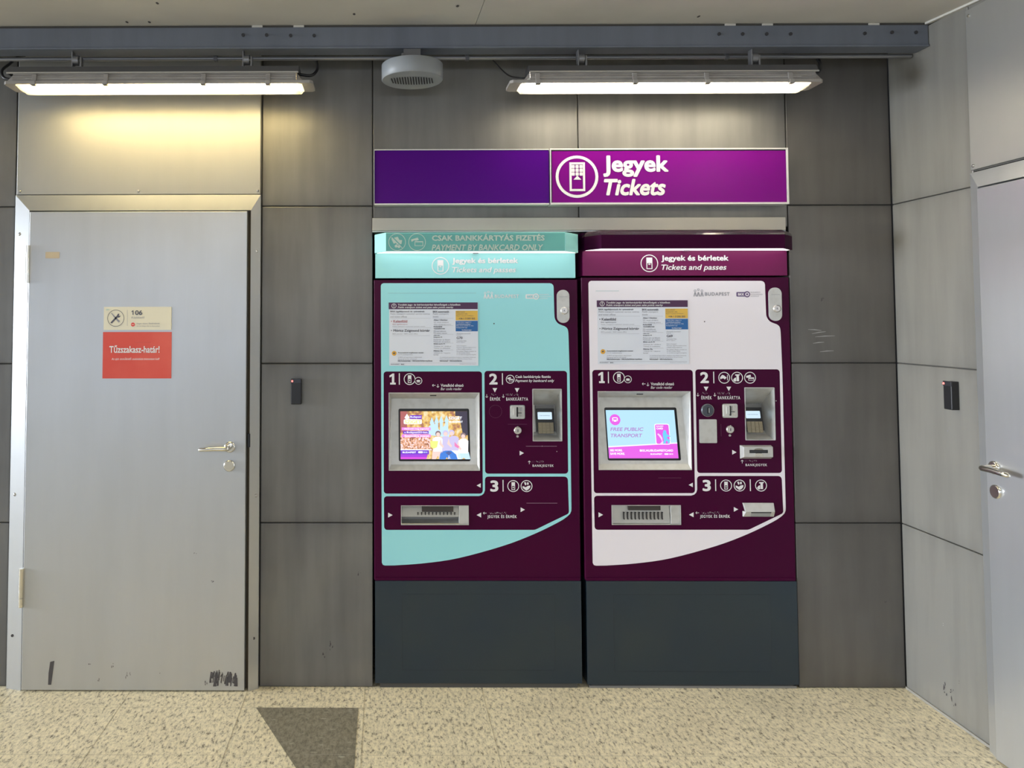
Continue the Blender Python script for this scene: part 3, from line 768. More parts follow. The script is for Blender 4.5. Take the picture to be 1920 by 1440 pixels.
    sc_.flat(rrect(sx0-.002, sx1+.002, sz0-.002, sz1+.002, .007), 0, black, fn=lambda x, z: SP(x, z, .010))
    for pa, pb in zip(rrect(sx0, sx1, sz0, sz1, .007), rrect(sx0, sx1, sz0, sz1, .007)[1:]+rrect(sx0, sx1, sz0, sz1, .007)[:1]):
        sc_.add([SP(*pa), SP(*pb), SP(*pb, .010), SP(*pa, .010)], [(0, 1, 2, 3)], black)
    # picture area in 0..1 units
    ux0, ux1, uz0, uz1 = sx0+.008, sx1-.008, sz0+.006, sz1-.014
    def SV(u, v, d=0): return SP(ux0+u*(ux1-ux0), uz0+v*(uz1-uz0), .0075-d*.0004)
    asp = (ux1-ux0)/(uz1-uz0)
    def fill(pts, m, d=1): sc_.flat(pts, 0, m, fn=lambda u, v: SV(u, v, d))
    def stx(s, u0, u1, v0, v1, m, bold=1, italic=False, d=4): sc_.text(s, u0, u1, v0, v1, 0, m, bold, italic, fn=lambda u, v: SV(u, v, d))
    def ell(u, v, r, n=14, k=1.0): return circle(u, v, r, n, r*asp*k)
    if A:
        fill(rect(0, 1, 0, 1), emat_noise('screen_festival_backdrop'), 0)
        E_ = lambda n, c_, s=1.0: emat(n, c_, s)
        fill(rect(0, .10, .55, 1), E_('scr_maroon', (.45, .12, .12)), 1)
        fill([(.82, 1), (1, 1), (1, .5), (.93, .48), (.88, .9), (.82, .9)], E_('scr_black', (.04, .03, .06)), 1)
        fill(rect(0, .44, .20, .47), emat_crowd('screen_crowd'), 1)
        wt = E_('scr_white', (.92, .93, 1.0), 1.15); pu = E_('scr_purple', (.16, .02, .62)); pk = E_('scr_pink', (.85, .25, .85)); ye = E_('scr_yellow', (.85, .92, .22))
        sky = E_('scr_paleblue', (.55, .78, .98), 1.05)
        for u, v, h in ((.47, .88, .62), (.54, .90, .60), (.61, .91, .60), (.69, .92, .60)):   # pale tent peaks
            fill([(u-.035, v-.14), (u+.035, v-.14), (u, v)], sky, 1); fill(rect(u-.022, u+.022, .5, v-.14), sky, 1)
        fill([(.42, .5), (.42, .68), (.5, .75), (.58, .6), (.66, .7), (.72, .55), (.72, .45)], sky, 1)
        fill([(.06, .86), (.10, .95), (.14, .86)], wt, 2); fill(ell(.10, .87, .03), wt, 2)
        fill(rect(.14, .32, .84, .92), pu, 2); stx('Budapest', .15, .31, .855, .905, wt)
        fill(rrect(.05, .32, .73, .83, .02), wt, 2); stx('SZIGET', .065, .31, .745, .815, ye, 2)
        stx('SZIGET', .72, .92, .83, .89, wt, 2); stx('BUDAPEST', .73, .93, .76, .80, wt, 2)
        fill(rect(.02, .45, .60, .66), pk, 2); stx('Vásárold meg jegyedet', .05, .43, .61, .65, wt)
        fill(rect(.04, .42, .525, .585), pu, 2); stx('a BudapestGO-ban,', .06, .41, .533, .578, wt)
        fill(rect(.02, .45, .455, .515), pk, 2); stx('fesztiválra menet', .06, .43, .465, .505, wt)
        fill(rect(0, .46, .185, .205), wt, 2); fill(rect(0, .42, .10, .185), pu, 2)
        fill([(0, 0), (.38, 0), (.40, .10), (0, .10)], E_('scr_violet', (.35, .02, .72)), 2); fill(rect(0, .38, 0, .045), E_('scr_magenta', (.70, .05, .72)), 3)
        stx('BUDAPEST', .03, .23, .125, .16, wt, 2); fill(rrect(.26, .33, .125, .165, .015), wt, 4); stx('BKK', .34, .40, .13, .158, sky)
        sk = E_('scr_skin', (.90, .66, .60)); hr = E_('scr_hair', (.25, .17, .18)); lav = E_('scr_lavender', (.62, .56, .85)); bl = E_('scr_blue', (.03, .20, .72)); dkb = E_('scr_darkblue', (.05, .10, .35))
        def figure(u, v, sk_, top, legs, hairc, lean=0):
            fill(ell(u+lean, v+.012, .042), hairc, 5); fill(ell(u+lean, v-.005, .030), sk_, 6)
            fill([(u-.075, v-.10), (u-.03, v-.055), (u+.03, v-.055), (u+.075, v-.10), (u+.065, v-.36), (u-.065, v-.36)], top, 4)
            fill([(u-.075, v-.10), (u-.10, v-.22), (u-.04, v-.30), (u-.03, v-.26), (u-.06, v-.2)], sk_, 5)
            fill([(u-.09, 0), (u-.075, v-.33), (u+.075, v-.33), (u+.10, 0), (u+.03, 0), (u, v-.45), (u-.03, 0)], legs, 3)
        figure(.93, .48, sk, wt, sky, hr); figure(.55, .52, sk, wt, sk, hr, .01); figure(.79, .54, sk, lav, wt, lav, -.03); figure(.67, .53, sk, lav, bl, lav)
        fill([(.44, .38), (.56, .38), (.54, .25), (.49, .22), (.45, .25)], ye, 7)
        fill([(.80, .36), (.84, .30), (.87, .26), (.85, .23), (.80, .27)], E_('scr_rose', (.85, .20, .50)), 7)
        fill([(.57, 0), (.585, .12), (.66, .18), (.75, .18), (.82, .10), (.84, 0), (.75, 0), (.71, .10), (.66, 0)], bl, 7)
        fill([(.66, .14), (.71, .17), (.76, .14), (.71, .08)], dkb, 8)
    else:
        lb = emat('scr_light_blue', (.46, .76, .97), 1.0); mg = emat('scr_bright_magenta', (.78, .10, .78), 1.0); wt = emat('scr_white', (.92, .93, 1.0), 1.15); vi = emat('scr_mauve_text', (.42, .22, .58))
        fill(rect(0, 1, 0, 1), lb, 0); fill([(0, 0), (1, 0), (1, .315), (0, .235)], mg, 1); fill([(0, .225), (1, .305), (1, .325), (0, .248)], wt, 2)
        fill(ell(.125, .80, .078, 28), mg, 3)
        fill(rrect(.085, .165, .76, .85, .02), wt, 4); fill(rect(.098, .152, .80, .835), mg, 5); fill(ell(.10, .775, .009), mg, 5); fill(ell(.15, .775, .009), mg, 5)
        stx('FREE PUBLIC', .045, .53, .565, .640, vi, 1, True); stx('TRANSPORT', .045, .505, .435, .510, vi, 1, True)
        fill(rrect(.69, .905, .285, .715, .03), wt, 4); fill(rrect(.70, .895, .30, .70, .025), mg, 5)
        stx('BUDAPEST', .715, .82, .655, .68, wt, 2, d=7); stx('CARD', .715, .81, .60, .64, wt, 2, d=7)
        pb = emat('scr_figure_blue', (.15, .62, .93)); pk = emat('scr_pale_pink', (.95, .65, .95))
        fill([(.79, .31), (.81, .38), (.80, .45), (.80, .52), (.82, .56), (.85, .56), (.86, .50), (.90, .47), (.91, .45), (.86, .45), (.86, .41), (.90, .38), (.885, .32), (.86, .31), (.865, .35), (.84, .37), (.83, .31)], pb, 8)
        fill(ell(.832, .555, .022), pb, 8)
        fill([(.79, .32), (.77, .40), (.74, .47), (.72, .50), (.735, .52), (.77, .48), (.79, .42)], pk, 7)
        fill([(.75, .305), (.78, .35), (.80, .35), (.79, .305)], pk, 7)
        stx('SEE MORE.', .02, .20, .145, .190, wt, 2); stx('SAVE MORE.', .02, .23, .075, .120, wt, 2)
        stx('BKK.HU/BUDAPESTCARD', .45, .93, .140, .185, wt, 2); stx('BUDAPEST', .60, .77, .075, .105, wt, 2); fill(rrect(.80, .86, .075, .105, .012), wt, 4); stx('BKK', .87, .93, .078, .102, wt, 1)
    put(sc_, 'screen')
    # ---- payment terminal niche
    nb = MB()
    x0, z1 = H(998.6, 729.6); x1, z0 = H(1053.4, 826.6)
    za, zb_, zd = H(1000, 764)[1], H(1000, 814)[1], H(1000, 820)[1]
    pr = [(z1, 0, 0), (za, .100, .008), (zb_, .075, .010), (zd, .062, .008), (z0, .0, 0)]
    for (za1, ya1, i1), (za2, ya2, i2) in zip(pr[:-1], pr[1:]):
        nb.quad((x0+i2, ya2, za2), (x1-i2, ya2, za2), (x1-i1, ya1, za1), (x0+i1, ya1, za1), silver)
    nb.add([(x0+i, y, z) for z, y, i in pr], [(4, 3, 2, 1, 0)], silver); nb.add([(x1-i, y, z) for z, y, i in pr], [(0, 1, 2, 3, 4)], silver)
    nb.prism(rrect(x0-.0015, x1+.0015, z0-.0015, z1+.0015, .003), -.003, 0, silver, holes=[rrect(x0+.0012, x1-.0012, z0+.0012, z1-.0012, .003)])
    put(nb, 'terminal_niche')
    pd = MB(); dx0, dx1 = m_(1005.0, 790, .085)[0], m_(1038.2, 790, .085)[0]
    fy = lambda z: .100-.004-(za-z)/(za-zb_)*.025
    def PF(x, z, d=0): return (x, fy(z)-.006-d, z)
    dz1, dz0 = za-.001, zb_+.001
    grey_dev = mat('terminal_grey', (.20, .20, .20), .5)
    pd.hull8([PF(dx0-.002, dz0), PF(dx1+.004, dz0), PF(dx1+.004, dz1), PF(dx0-.002, dz1)], [(dx0-.002, .11, dz0), (dx1+.004, .11, dz0), (dx1+.004, .11, dz1), (dx0-.002, .11, dz1)], grey_dev)
    z2 = dz1-(dz1-dz0)*.12
    pd.hull8([PF(dx0, dz0+.002, .006), PF(dx1-.001, dz0+.002, .006), PF(dx1-.001, z2, .006), PF(dx0, z2, .006)], [PF(dx0, dz0+.002), PF(dx1+.001, dz0+.002), PF(dx1+.001, z2), PF(dx0, z2)], black)
    pp = put(pd, 'payment_terminal', bevel=.001)
    pd = MB()
    a = m_(1007.5, 772.5, .08); b = m_(1034.3, 785.8, .08)
    pd.flat(rrect(a[0], b[0], b[1], a[1], .003), 0, emat('terminal_display', (.62, .80, .95), 1.0), fn=lambda x, z: PF(x, z, .0068))
    pd.text('Csak bankkártya', a[0]+.008, b[0]-.010, (a[1]+b[1])/2-.002, (a[1]+b[1])/2+.003, 0, grey_print, 0, fn=lambda x, z: PF(x, z, .0073))
    put(pd, 'display', pp)
    pd = MB(); a = m_(1007.5, 791.5, .08); b = m_(1036.5, 811.5, .08); kt = mat('keypad_tan', (.36, .31, .21), .5)
    pd.flat(rect(a[0], b[0], b[1], a[1]), 0, kt, fn=lambda x, z: PF(x, z, .0066))
    kw = (b[0]-a[0])/4; kh = (a[1]-b[1])/4
    for i in range(4):
        for j in range(4):
            kx0 = a[0]+i*kw+.0012; kz0 = b[1]+j*kh+.001
            pd.hull8([PF(kx0, kz0, .0095), PF(kx0+kw-.0024, kz0, .0095), PF(kx0+kw-.0024, kz0+kh-.002, .0095), PF(kx0, kz0+kh-.002, .0095)],
                     [PF(kx0, kz0, .0066), PF(kx0+kw-.0024, kz0, .0066), PF(kx0+kw-.0024, kz0+kh-.002, .0066), PF(kx0, kz0+kh-.002, .0066)], kt)
    put(pd, 'keypad', pp)
    # ---- card slot
    cs = MB(); x0, z1 = H(955.2, 759); x1, z0 = H(983.6, 785)
    cs.prism(rrect(x0, x1, z0, z1, .007), -.010, 0, chrome); cs.prism(rrect(x0+.004, x1-.004, z0+.004, z1-.004, .005), -.017, -.010, silver)
    xm_ = (x0+x1)/2
    cs.box(xm_-.016, xm_+.018, -.018, -.016, (z0+z1)/2-.005, (z0+z1)/2-.002, black)
    cs.box(xm_-.005, xm_+.002, -.0182, -.016, z0+.010, z1-.008, black)
    cs.box(xm_-.020, xm_-.006, -.023, -.017, z0+.034-.016, z1-.010, silver); cs.box(xm_+.004, xm_+.018, -.026, -.017, z0+.032, z1-.008, chrome); cs.box(xm_+.004, xm_+.018, -.024, -.017, z0+.010, z0+.020, chrome)
    put(cs, 'card_slot', bevel=.0012)
    # ---- round key lock and status light
    kl = MB(); q = H(970.4, 807); kl.tube([(q[0], 0, q[1]), (q[0], -.007, q[1]), (q[0], -.009, q[1])], [.0165, .0165, .013], mat('nickel', (.72, .68, .64), .3, .8), 28)
    kl.box(q[0]-.0015, q[0]+.0015, -.0096, -.0085, q[1]-.006, q[1]+.006, black); kl.box(q[0]-.003, q[0]+.003, -.009, 0, q[1]+.014, q[1]+.019, chrome)
    put(kl, 'key_lock')
    kl = MB(); q = H(970.4, 818.2); kl.tube([(q[0], 0, q[1]), (q[0], -.003, q[1])], [.0055, .0045], mat('nickel', (.7, .7, .7), .3, .8), 16); put(kl, 'status_light')
    # ---- delivery tray
    tm = MB(); x0, z1 = H(752.4, 948.3); x1, z0 = H(878.2, 983.6); W_ = x1-x0; Ht = z1-z0; dp = .075
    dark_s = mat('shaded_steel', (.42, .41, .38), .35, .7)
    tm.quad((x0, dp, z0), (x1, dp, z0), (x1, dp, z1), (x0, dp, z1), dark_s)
    tm.quad((x0, 0, z0), (x1, 0, z0), (x1, dp, z0+.006), (x0, dp, z0+.006), silver); tm.quad((x0, dp, z1), (x1, dp, z1), (x1, 0, z1), (x0, 0, z1), silver)
    tm.quad((x0, 0, z0), (x0, dp, z0), (x0, dp, z1), (x0, 0, z1), silver); tm.quad((x1, dp, z0), (x1, 0, z0), (x1, 0, z1), (x1, dp, z1), silver)
    tm.prism(rect(x0-.0015, x1+.0015, z0-.0015, z1+.0015), -.003, 0, silver, holes=[rect(x0+.001, x1-.001, z0+.001, z1-.001)])
    tray = put(tm, 'delivery_tray')
    tf = MB()   # flap: left block, slot and comb
    fx = lambda t_: x0+W_*t_; fz = lambda t_: z1-Ht*t_
    cr = mat('warm_steel', (.62, .60, .54), .35, .6)
    if A:
        tf.hull8([(fx(.0), .010, fz(.62)), (fx(.87), .010, fz(.62)), (fx(.87), .030, fz(.0)), (fx(.0), .030, fz(.0))], [(fx(0), .045, fz(.62)), (fx(.87), .045, fz(.62)), (fx(.87), .045, fz(0)), (fx(0), .045, fz(0))], cr)
        s0, s1, sb, cb0, cb1, c0, c1 = .31, .78, .34, .38, .50, .25, .80
    else:
        tf.hull8([(fx(.0), .008, fz(.98)), (fx(.86), .008, fz(.98)), (fx(.86), .020, fz(.0)), (fx(.0), .020, fz(.0))], [(fx(0), .035, fz(.98)), (fx(.86), .035, fz(.98)), (fx(.86), .035, fz(0)), (fx(0), .035, fz(0))], cr)
        s0, s1, sb, cb0, cb1, c0, c1 = .25, .72, .28, .38, .72, .18, .74
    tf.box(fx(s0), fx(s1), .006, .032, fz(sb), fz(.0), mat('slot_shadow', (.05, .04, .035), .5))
    tf.box(fx(.865), fx(1)-.001, .002, .05, fz(1)+.001, fz(0)-.001, silver)
    if A: tf.box(fx(.0), fx(.87), .0, .004, fz(.985), fz(.93), chrome)
    put(tf, 'dispenser_flap', tray, .001)
    tf = MB(); nT = 11
    for i in range(nT):
        x = fx(c0+(c1-c0)*i/(nT-1))
        tf.box(x-.0017, x+.0017, .002, .014, fz(cb1), fz(cb0), mat('comb_dark', (.035, .03, .028), .5)); tf.tube([(x, .001, fz(cb0)), (x, .006, fz(cb0))], [.0028, .0028], black, 8)
        if not A: tf.tube([(x, .001, fz(cb1)), (x, .006, fz(cb1))], [.0028, .0028], black, 8)
    put(tf, 'comb', tray)
    # ---- cash fittings of the second machine
    if not A:
        cn = MB(); q = H(929, 771.3); dg = mat('dark_nickel', (.10, .11, .13), .35, .7)
        cn.tube([(q[0], 0, q[1]), (q[0], -.008, q[1]), (q[0], -.011, q[1])], [.0275, .0275, .023], dg, 36)
        cn.ring(q[0], q[1], .0275, .0245, -.0085, mat('nickel', (.6, .6, .6), .3, .8), 36)
        cn.box(q[0]-.0025, q[0]+.0025, -.0125, -.010, q[1]-.014, q[1]+.014, black); cn.box(q[0]+.003, q[0]+.006, -.0125, -.010, q[1]-.010, q[1]+.010, silver)
        put(cn, 'coin_slot')
        bp_ = MB(); a = H(914.2, 788.3); b = H(946.3, 832.2); bp_.prism(rrect(a[0], b[0], b[1], a[1], .004), -.004, 0, silver); o_ = put(bp_, 'cover_plate', bevel=.001); o_['label'] = 'plain grey cover plate'
        bn = MB(); a = H(988.2, 836.2); b = H(1045.8, 861.6); xa, xb, za_, zb2 = a[0], b[0], b[1], a[1]; d = -.026
        bn.hull8([(xa+.006, d, za_+.012), (xb-.004, d, za_+.012), (xb-.004, d, zb2-.004), (xa+.006, d, zb2-.004)], [(xa, 0, za_), (xb, 0, za_), (xb, 0, zb2), (xa, 0, zb2)], silver)
        zm = za_+.62*(zb2-za_)-.002; xa2, xb2 = xa+.030, xb-.026
        bn.box(xa2, xb2, d-.0008, d+.010, zm-.006, zm+.008, black); bn.box(xa2+.004, xb2-.004, d-.0014, d+.006, zm, zm+.002, dg)
        xmid = (xa2+xb2)/2
        bn.flat([(xmid+.020*math.cos(t_), zm+.008+.007*math.sin(t_)) for t_ in [PI*i/10 for i in range(11)]], d-.001, mat('bronze_guide', (.30, .27, .22), .4, .5))
        bn.hull8([(xmid-.018, d-.004, zm-.018), (xmid+.018, d-.004, zm-.018), (xmid+.013, d-.006, zm-.006), (xmid-.013, d-.006, zm-.006)], [(xmid-.018, d, zm-.018), (xmid+.018, d, zm-.018), (xmid+.013, d, zm-.006), (xmid-.013, d, zm-.006)], chrome)
        put(bn, 'banknote_slot', bevel=.0012)
        rs = MB(); a = H(991.6, 943.2); b = H(1049.0, 968.8); xa, xb, za_, zb2 = a[0], b[0], b[1], a[1]
        zf = zb2-(zb2-za_)*.60
        rs.hull8([(xa+.008, -.018, zf), (xb-.002, -.018, zf), (xb-.001, -.006, zb2), (xa+.002, -.006, zb2)], [(xa+.010, 0, zf), (xb-.002, 0, zf), (xb, 0, zb2), (xa, 0, zb2)], silver)
        rs.hull8([(xa+.002, -.005, za_), (xb-.001, -.005, za_), (xb-.002, -.018, zf), (xa+.008, -.018, zf)], [(xa, 0, za_), (xb, 0, za_), (xb, 0, zf), (xa, 0, zf)], silver)
        rs.hull8([(xa+.030, -.0065, za_+.001), (xb-.018, -.0065, za_+.001), (xb-.018, -.0185, zf-.002), (xa+.030, -.0185, zf-.002)], [(xa+.030, 0, za_+.002), (xb-.018, 0, za_+.002), (xb-.018, 0, zf), (xa+.030, 0, zf)], mat('receipt_flap_grey', (.36, .37, .37), .4))
        rs.box(xa+.030, xb-.018, -.0192, -.010, zf-.005, zf-.001, black)
        put(rs, 'receipt_slot', bevel=.001)
    # ---- lock handle
    lh = MB(); a = H(1043.6, 543.6); b = H(1067.0, 605.4); cap = rrect(a[0], b[0], b[1], a[1], (b[0]-a[0])/2-.0002, 8)
    lh.prism(cap, -.010, 0, silver); lh.box(a[0]+.008, b[0]-.008, -.0106, -.0095, H(1050, 557)[1], H(1050, 556.4)[1], mid_print); hh = put(lh, 'lock_handle', bevel=.0035, seg=3)
    lh = MB(); q = H(1056.6, 582.6); nk = mat('nickel', (.7, .7, .7), .3, .8)
    lh.tube([(q[0], -.010, q[1]), (q[0], -.017, q[1]), (q[0], -.019, q[1])], [.0165, .0160, .012], nk, 28)
    lh.text('R', q[0]-.003, q[0]+.003, q[1]-.004, q[1]+.004, -.0195, grey_print, 1)
    put(lh, 'key_cylinder', hh)
    # ---- notice sheet
    nm = MB(); yn = yg-.0006; x0, z1 = H(728.8, 567.3); x1, z0 = H(896.8, 685.6)
    nm.prism(rect(x0+.002, x1, z0, z1), yn-.0006, yn, notice_paper); yq = yn-.0012
    NT = lambda s, a1, b1, a2, b2, m=grey_print, bold=0, it=False: tx(nm, s, a1, b1, a2, b2, m, bold, it, yq-.0003)
    nm.flat(R4(728.8, 567.3, 895.4, 579.8), yq, notice_band)
    q = H(738.6, 573.6); nm.ring(q[0], q[1], .0105, .0085, yq-.0004, white_print, 20); NT('!', 737.8, 570.6, 739.4, 576.2, white_print, 1)
    NT('További jegy- és bérletvásárlási lehetőségek a közelben', 746, 569.5, 863, 573.9, white_print, 1); NT('Public transport ticket and pass sales points nearby', 746, 574.6, 850, 578.6, white_print, 1, True)
    NT('BKK ügyfélpontok és -pénztárak', 731.8, 582.6, 796, 586.2, grey_print, 1); NT('Public transport customer service centres', 731.8, 587.2, 806, 590.8, mid_print, 0, True); NT('and ticket offices', 731.8, 592, 763, 595.4, mid_print, 0, True)
    rr = mat('faded_red_print', (.50, .20, .24), .6) if A else grey_print
    NT('• Kelenföld', 733, 599.8, 763.5, 605, rr, 1); NT('BKK ügyfélközpont', 736, 607, 764, 609.6, rr, 0); NT('Public transport customer service centre', 736, 611, 797, 613.4, mid_print, 0, True)
    NT('• Móricz Zsigmond körtér', 733, 617.4, 806, 623.4, grey_print, 1); NT('BKK-pénztár / BKK ticket office', 736, 625, 783, 627.6, mid_print)
    NT('BKK-automaták', 811.5, 582.6, 842, 586.2, grey_print, 1); NT('Public transport', 811.5, 587.2, 841, 590.8, mid_print, 0, True); NT('kiosks', 811.5, 592, 822, 595.2, mid_print, 0, True)
    lines = [(600, 'Allee / Október', 1), (604.5, '23. utcai aluljáró', 0), (608.5, 'Allee shopping centre', 0), (612.5, 'Kelenföld', 1), (616, 'vasútállomás', 1), (621, 'M4 metróállomás', 0), (624.5, 'M4 metro station', 0),
             (629, 'Újbuda-', 1), (632.5, 'központ M', 1), (637, 'Fehérvári út felszín', 0), (640.5, 'Fehérvári út surface', 0), (645, 'Bikás park M', 1), (649.5, 'Tétényi út / aluljáró', 0), (653, 'Tétényi út underpass', 0), (658, 'Móricz Zs.', 1), (662, 'Villányi út / square', 0), (665, 'körtér', 0)]
    for i, (yy_, s, bld) in enumerate(lines):
        NT(s, 813, yy_-1.3, 813+len(s)*(1.75 if bld else 1.55), yy_+1.3, grey_print if bld else mid_print, bld)
    hl = mat('hair_line', (.45, .46, .5), .6)
    for ya_, xa_, xb_ in ((596.6, 732, 808), (596.6, 811, 850), (614.6, 736, 808), (629, 736, 806), (610.5, 814, 850), (626.8, 814, 850), (643, 814, 850), (656, 814, 850), (680.5, 733, 893)): nm.flat(R4(xa_, ya_, xb_, ya_+.35), yq, hl)
    nm.flat(R4(854.2, 582.6, 895.4, 600.6), yq, yellow_p); nm.flat(R4(854.2, 601.6, 895.6, 621.2), yq, blue_p)
    for i, s in enumerate(('Információ', 'Customer info', 'Éjjel-nappal hívható')): NT(s, 855.5, 583.6+3.6*i, 855.5+len(s)*1.6, 586+3.6*i, grey_print)
    NT('+36 1 3 255 255', 860, 595.6, 890.5, 598.8, grey_print, 1)
    for i, s in enumerate(('Vásároljon jegyet a', 'mobilalkalmazásban', 'Buy your ticket in the', 'BudapestGO app')): NT(s, 855.8, 603+3.4*i, 855.8+len(s)*1.45, 605.4+3.4*i, white_print)
    NT('budapestgo', 866, 617.6, 884, 620.2, white_print, 1)
    NT('Automata azonosító', 856, 624, 882, 626.4, mid_print); NT('Kiosk ID', 856, 627.2, 864, 629.2, mid_print); NT('G70' if A else 'G69', 856, 631.2, 867, 635.8, grey_print, 1)
    for yy_, s in ((639, 'Technikai hiba'), (642, 'Error report'), (648.5, 'Nem ad jegyet?'), (651.5, 'Keresse ügyfélszolgálatunkat'), (654.5, 'a fenti telefonszámon.'), (658.5, 'No ticket? Please contact us'), (661.5, 'on the number above'), (665, 'or at bkk.hu/ugyfelszolgalat')): NT(s, 856, yy_-1.1, 856+len(s)*1.3, yy_+1.1, mid_print)
    q = H(739, 662.5); nm.flat(circle(q[0], q[1], .0105), yq, orange_p); nm.flat([(q[0]-.006, q[1]+.001), (q[0]-.001, q[1]-.004), (q[0]+.006, q[1]+.002), (q[0]-.001, q[1]+.004)], yq-.0004, grey_print)
    NT('Automatával megfizetett utazási', 746, 660, 794, 663, grey_print, 1); NT('2-3 % kedvezmény', 746, 664, 774, 666.4, mid_print)
    NT('A BKK-val kapcsolatos tájékoztató', 746, 668.8, 791, 671.2, mid_print); NT('General terms of travel', 746, 672, 781, 674.2, mid_print); NT('bkk.hu/automata – bkk.hu/en/ticket-machines', 746, 675, 810.5, 677.8, grey_print, 1)
    NT('A vásárlással kapcsolatos általános szerződési feltételek', 824.5, 668.8, 892, 671.2, mid_print); NT('General terms and conditions of purchase', 824.5, 672, 885, 674.2, mid_print); NT('bkk.hu/aszf – bkk.hu/en/terms', 824.5, 675, 866, 677.8, grey_print, 1)
    NT('BUDAPEST', 733, 682, 749, 683.8, mid_print, 1); NT('BKK', 752, 682, 758, 684, grey_print, 1); NT('Budapesti Közlekedési Központ', 862, 681.6, 893, 683.6, hl)
    o_ = put(nm, 'notice_sheet'); o_['label'] = 'printed white sales-points notice'
    # ---- header band
    hb = MB(); zt, zb3 = H(800, 477.5)[1], H(800, 521.5)[1]; hx0, hx1 = XL+.001, XRr-.004
    hm = teal_head if A else aub_head
    hb.box(hx0, hx1, -.004, .25, zb3, zt+.012, hm)
    yh = -.0052
    q = H(825.7, 498.6); icon(hb, 'ticket_lit', q[0], q[1], .0385, yh, white_print, thin=.10)
    dx = 0
    tx(hb, 'Jegyek és bérletek', 847.5, 483.8, 971, 496.6, white_print, 2, y=yh); tx(hb, 'Tickets and passes', 847.5, 500.9, 967, 513.8, white_print, 1, True, y=yh)
    put(hb, 'header_panel', bevel=.0008)
    # ---- canopy
    yf = -.13
    ca = MB(); zbt = m_(800, 471, yf)[1]; ztp = m_(800, 435.6, yf)[1]
    fx0, fx1 = m_(723.5, 450, yf)[0], m_(1060.5, 450, yf)[0]; bx0, bx1 = XL-.001, XRr-.001
    cm = teal_head if A else aub_canopy
    plan = [(bx0, .0), (bx0, -.045), (fx0, yf), (fx1, yf), (bx1, -.045), (bx1, .0)]
    nP = len(plan); vs = [(x, y, zz) for zz in (zbt, ztp) for x, y in plan]
    rr_ = .003 if A else .022; rings_ = [(zbt, 0.0), (ztp-rr_, 0.0)]+[(ztp-rr_+rr_*math.sin(math.radians(a_)), rr_*(1-math.cos(math.radians(a_)))) for a_ in (18, 36, 54, 72, 90)]
    vs = []
    for zz, d_ in rings_: vs += [(bx0+d_, 0, zz), (bx0+d_, -.045+.4*d_, zz), (fx0+.4*d_, yf+d_, zz), (fx1-.4*d_, yf+d_, zz), (bx1-d_, -.045+.4*d_, zz), (bx1-d_, 0, zz)]
    for k_ in range(len(rings_)-1):
        for i in range(nP-1): ca.add([vs[k_*nP+i], vs[k_*nP+i+1], vs[(k_+1)*nP+i+1], vs[(k_+1)*nP+i]], [(0, 1, 2, 3)], cm if k_ == 0 or A else canopy_gloss)
    ca.add(vs[-nP:], [tuple(range(nP))], cm)
    plan2 = [(bx0+.008, .0), (bx0+.008, -.042), (fx0+.004, yf+.008), (fx1-.004, yf+.008), (bx1-.008, -.042), (bx1-.008, 0)]
    vs2 = [(x, y, zz) for zz in (zbt, zbt+.03) for x, y in plan2]
    ca.add([(x, y, zbt) for x, y in plan]+[(x, y, zbt) for x, y in plan2], [(i, i+nP, i+1+nP, i+1) for i in range(nP-1)], cm)
    ca.add(vs2, [(i+1, i, i+nP, i+1+nP) for i in range(nP-1)], lamp_inner)
    ca.box(bx0, bx1, -.001, .25, zt+.013, ztp, cm)
    can = put(ca, 'canopy')
    if A:
        st = MB(); xs0, xs1 = m_(723.8, 450, yf)[0], m_(1059.0, 450, yf)[0]
        za4, zb4 = m_(800, 470.6, yf)[1], ztp-rr_-.0005
        st.prism(rect(xs0, xs1, za4, zb4), yf-.0008, yf, teal_dk); ys = yf-.0016
        C_ = lambda px, py: m_(px, py, yf)
        st.text('CSAK BANKKÁRTYÁS FIZETÉS', C_(809.7, 440)[0], C_(1021, 440)[0], C_(900, 451.6)[1], C_(900, 438.6)[1], ys, beige_print, 2)
        st.text('PAYMENT BY BANKCARD ONLY', C_(809.2, 440)[0], C_(1018, 440)[0], C_(900, 469.8)[1], C_(900, 458.4)[1], ys, beige_print, 1, True)
        q = C_(744.6, 454); icon(st, 'no_cash', q[0], q[1], .037, ys, beige_print, teal_dk, thin=.07)
        q = C_(782, 454); icon(st, 'card_line', q[0], q[1], .037, ys, beige_print, thin=.07)
        o_ = put(st, 'payment_sticker', can); o_['label'] = 'sea-green bankcard-only sticker'
    ls = MB(); lx0, lx1 = bx0+.06, bx1-.06
    pd_ = [(bx0+.010, -.008), (bx0+.010, -.042), (fx0+.006, yf+.010), (fx1-.006, yf+.010), (bx1-.010, -.042), (bx1-.010, -.008)]
    ls.add([(x, y, zbt+.0015) for x, y in pd_]+[(x, y, zbt+.010) for x, y in pd_], [tuple(range(6)), tuple(reversed(range(6, 12)))]+[(i, (i+1) % 6, (i+1) % 6+6, i+6) for i in range(6)], emat('canopy_diffuser_%s' % variant, (1, .97, .93), 1.5 if A else 2.0))
    xm2 = (lx0+lx1)/2; ls.box(xm2-.012, xm2+.012, -.03, -.012, zbt-.0015, zbt+.004, mid_print)
    o_ = put(ls, 'light_strip', can); o_['label'] = 'white strip light under the canopy'
    # ---- plinth
    pl = MB(); zp1 = H(800, 1088.5)[1]; zp0 = .020 if A else .016
    px0, px1 = XL-.001, XRr+.004
    pl.box(px0, px1, -.006, .28, zp0, zp1, slate)
    ix0, ix1, iz0, iz1 = px0+.115, px1-.115, zp0+.055, zp1-.055
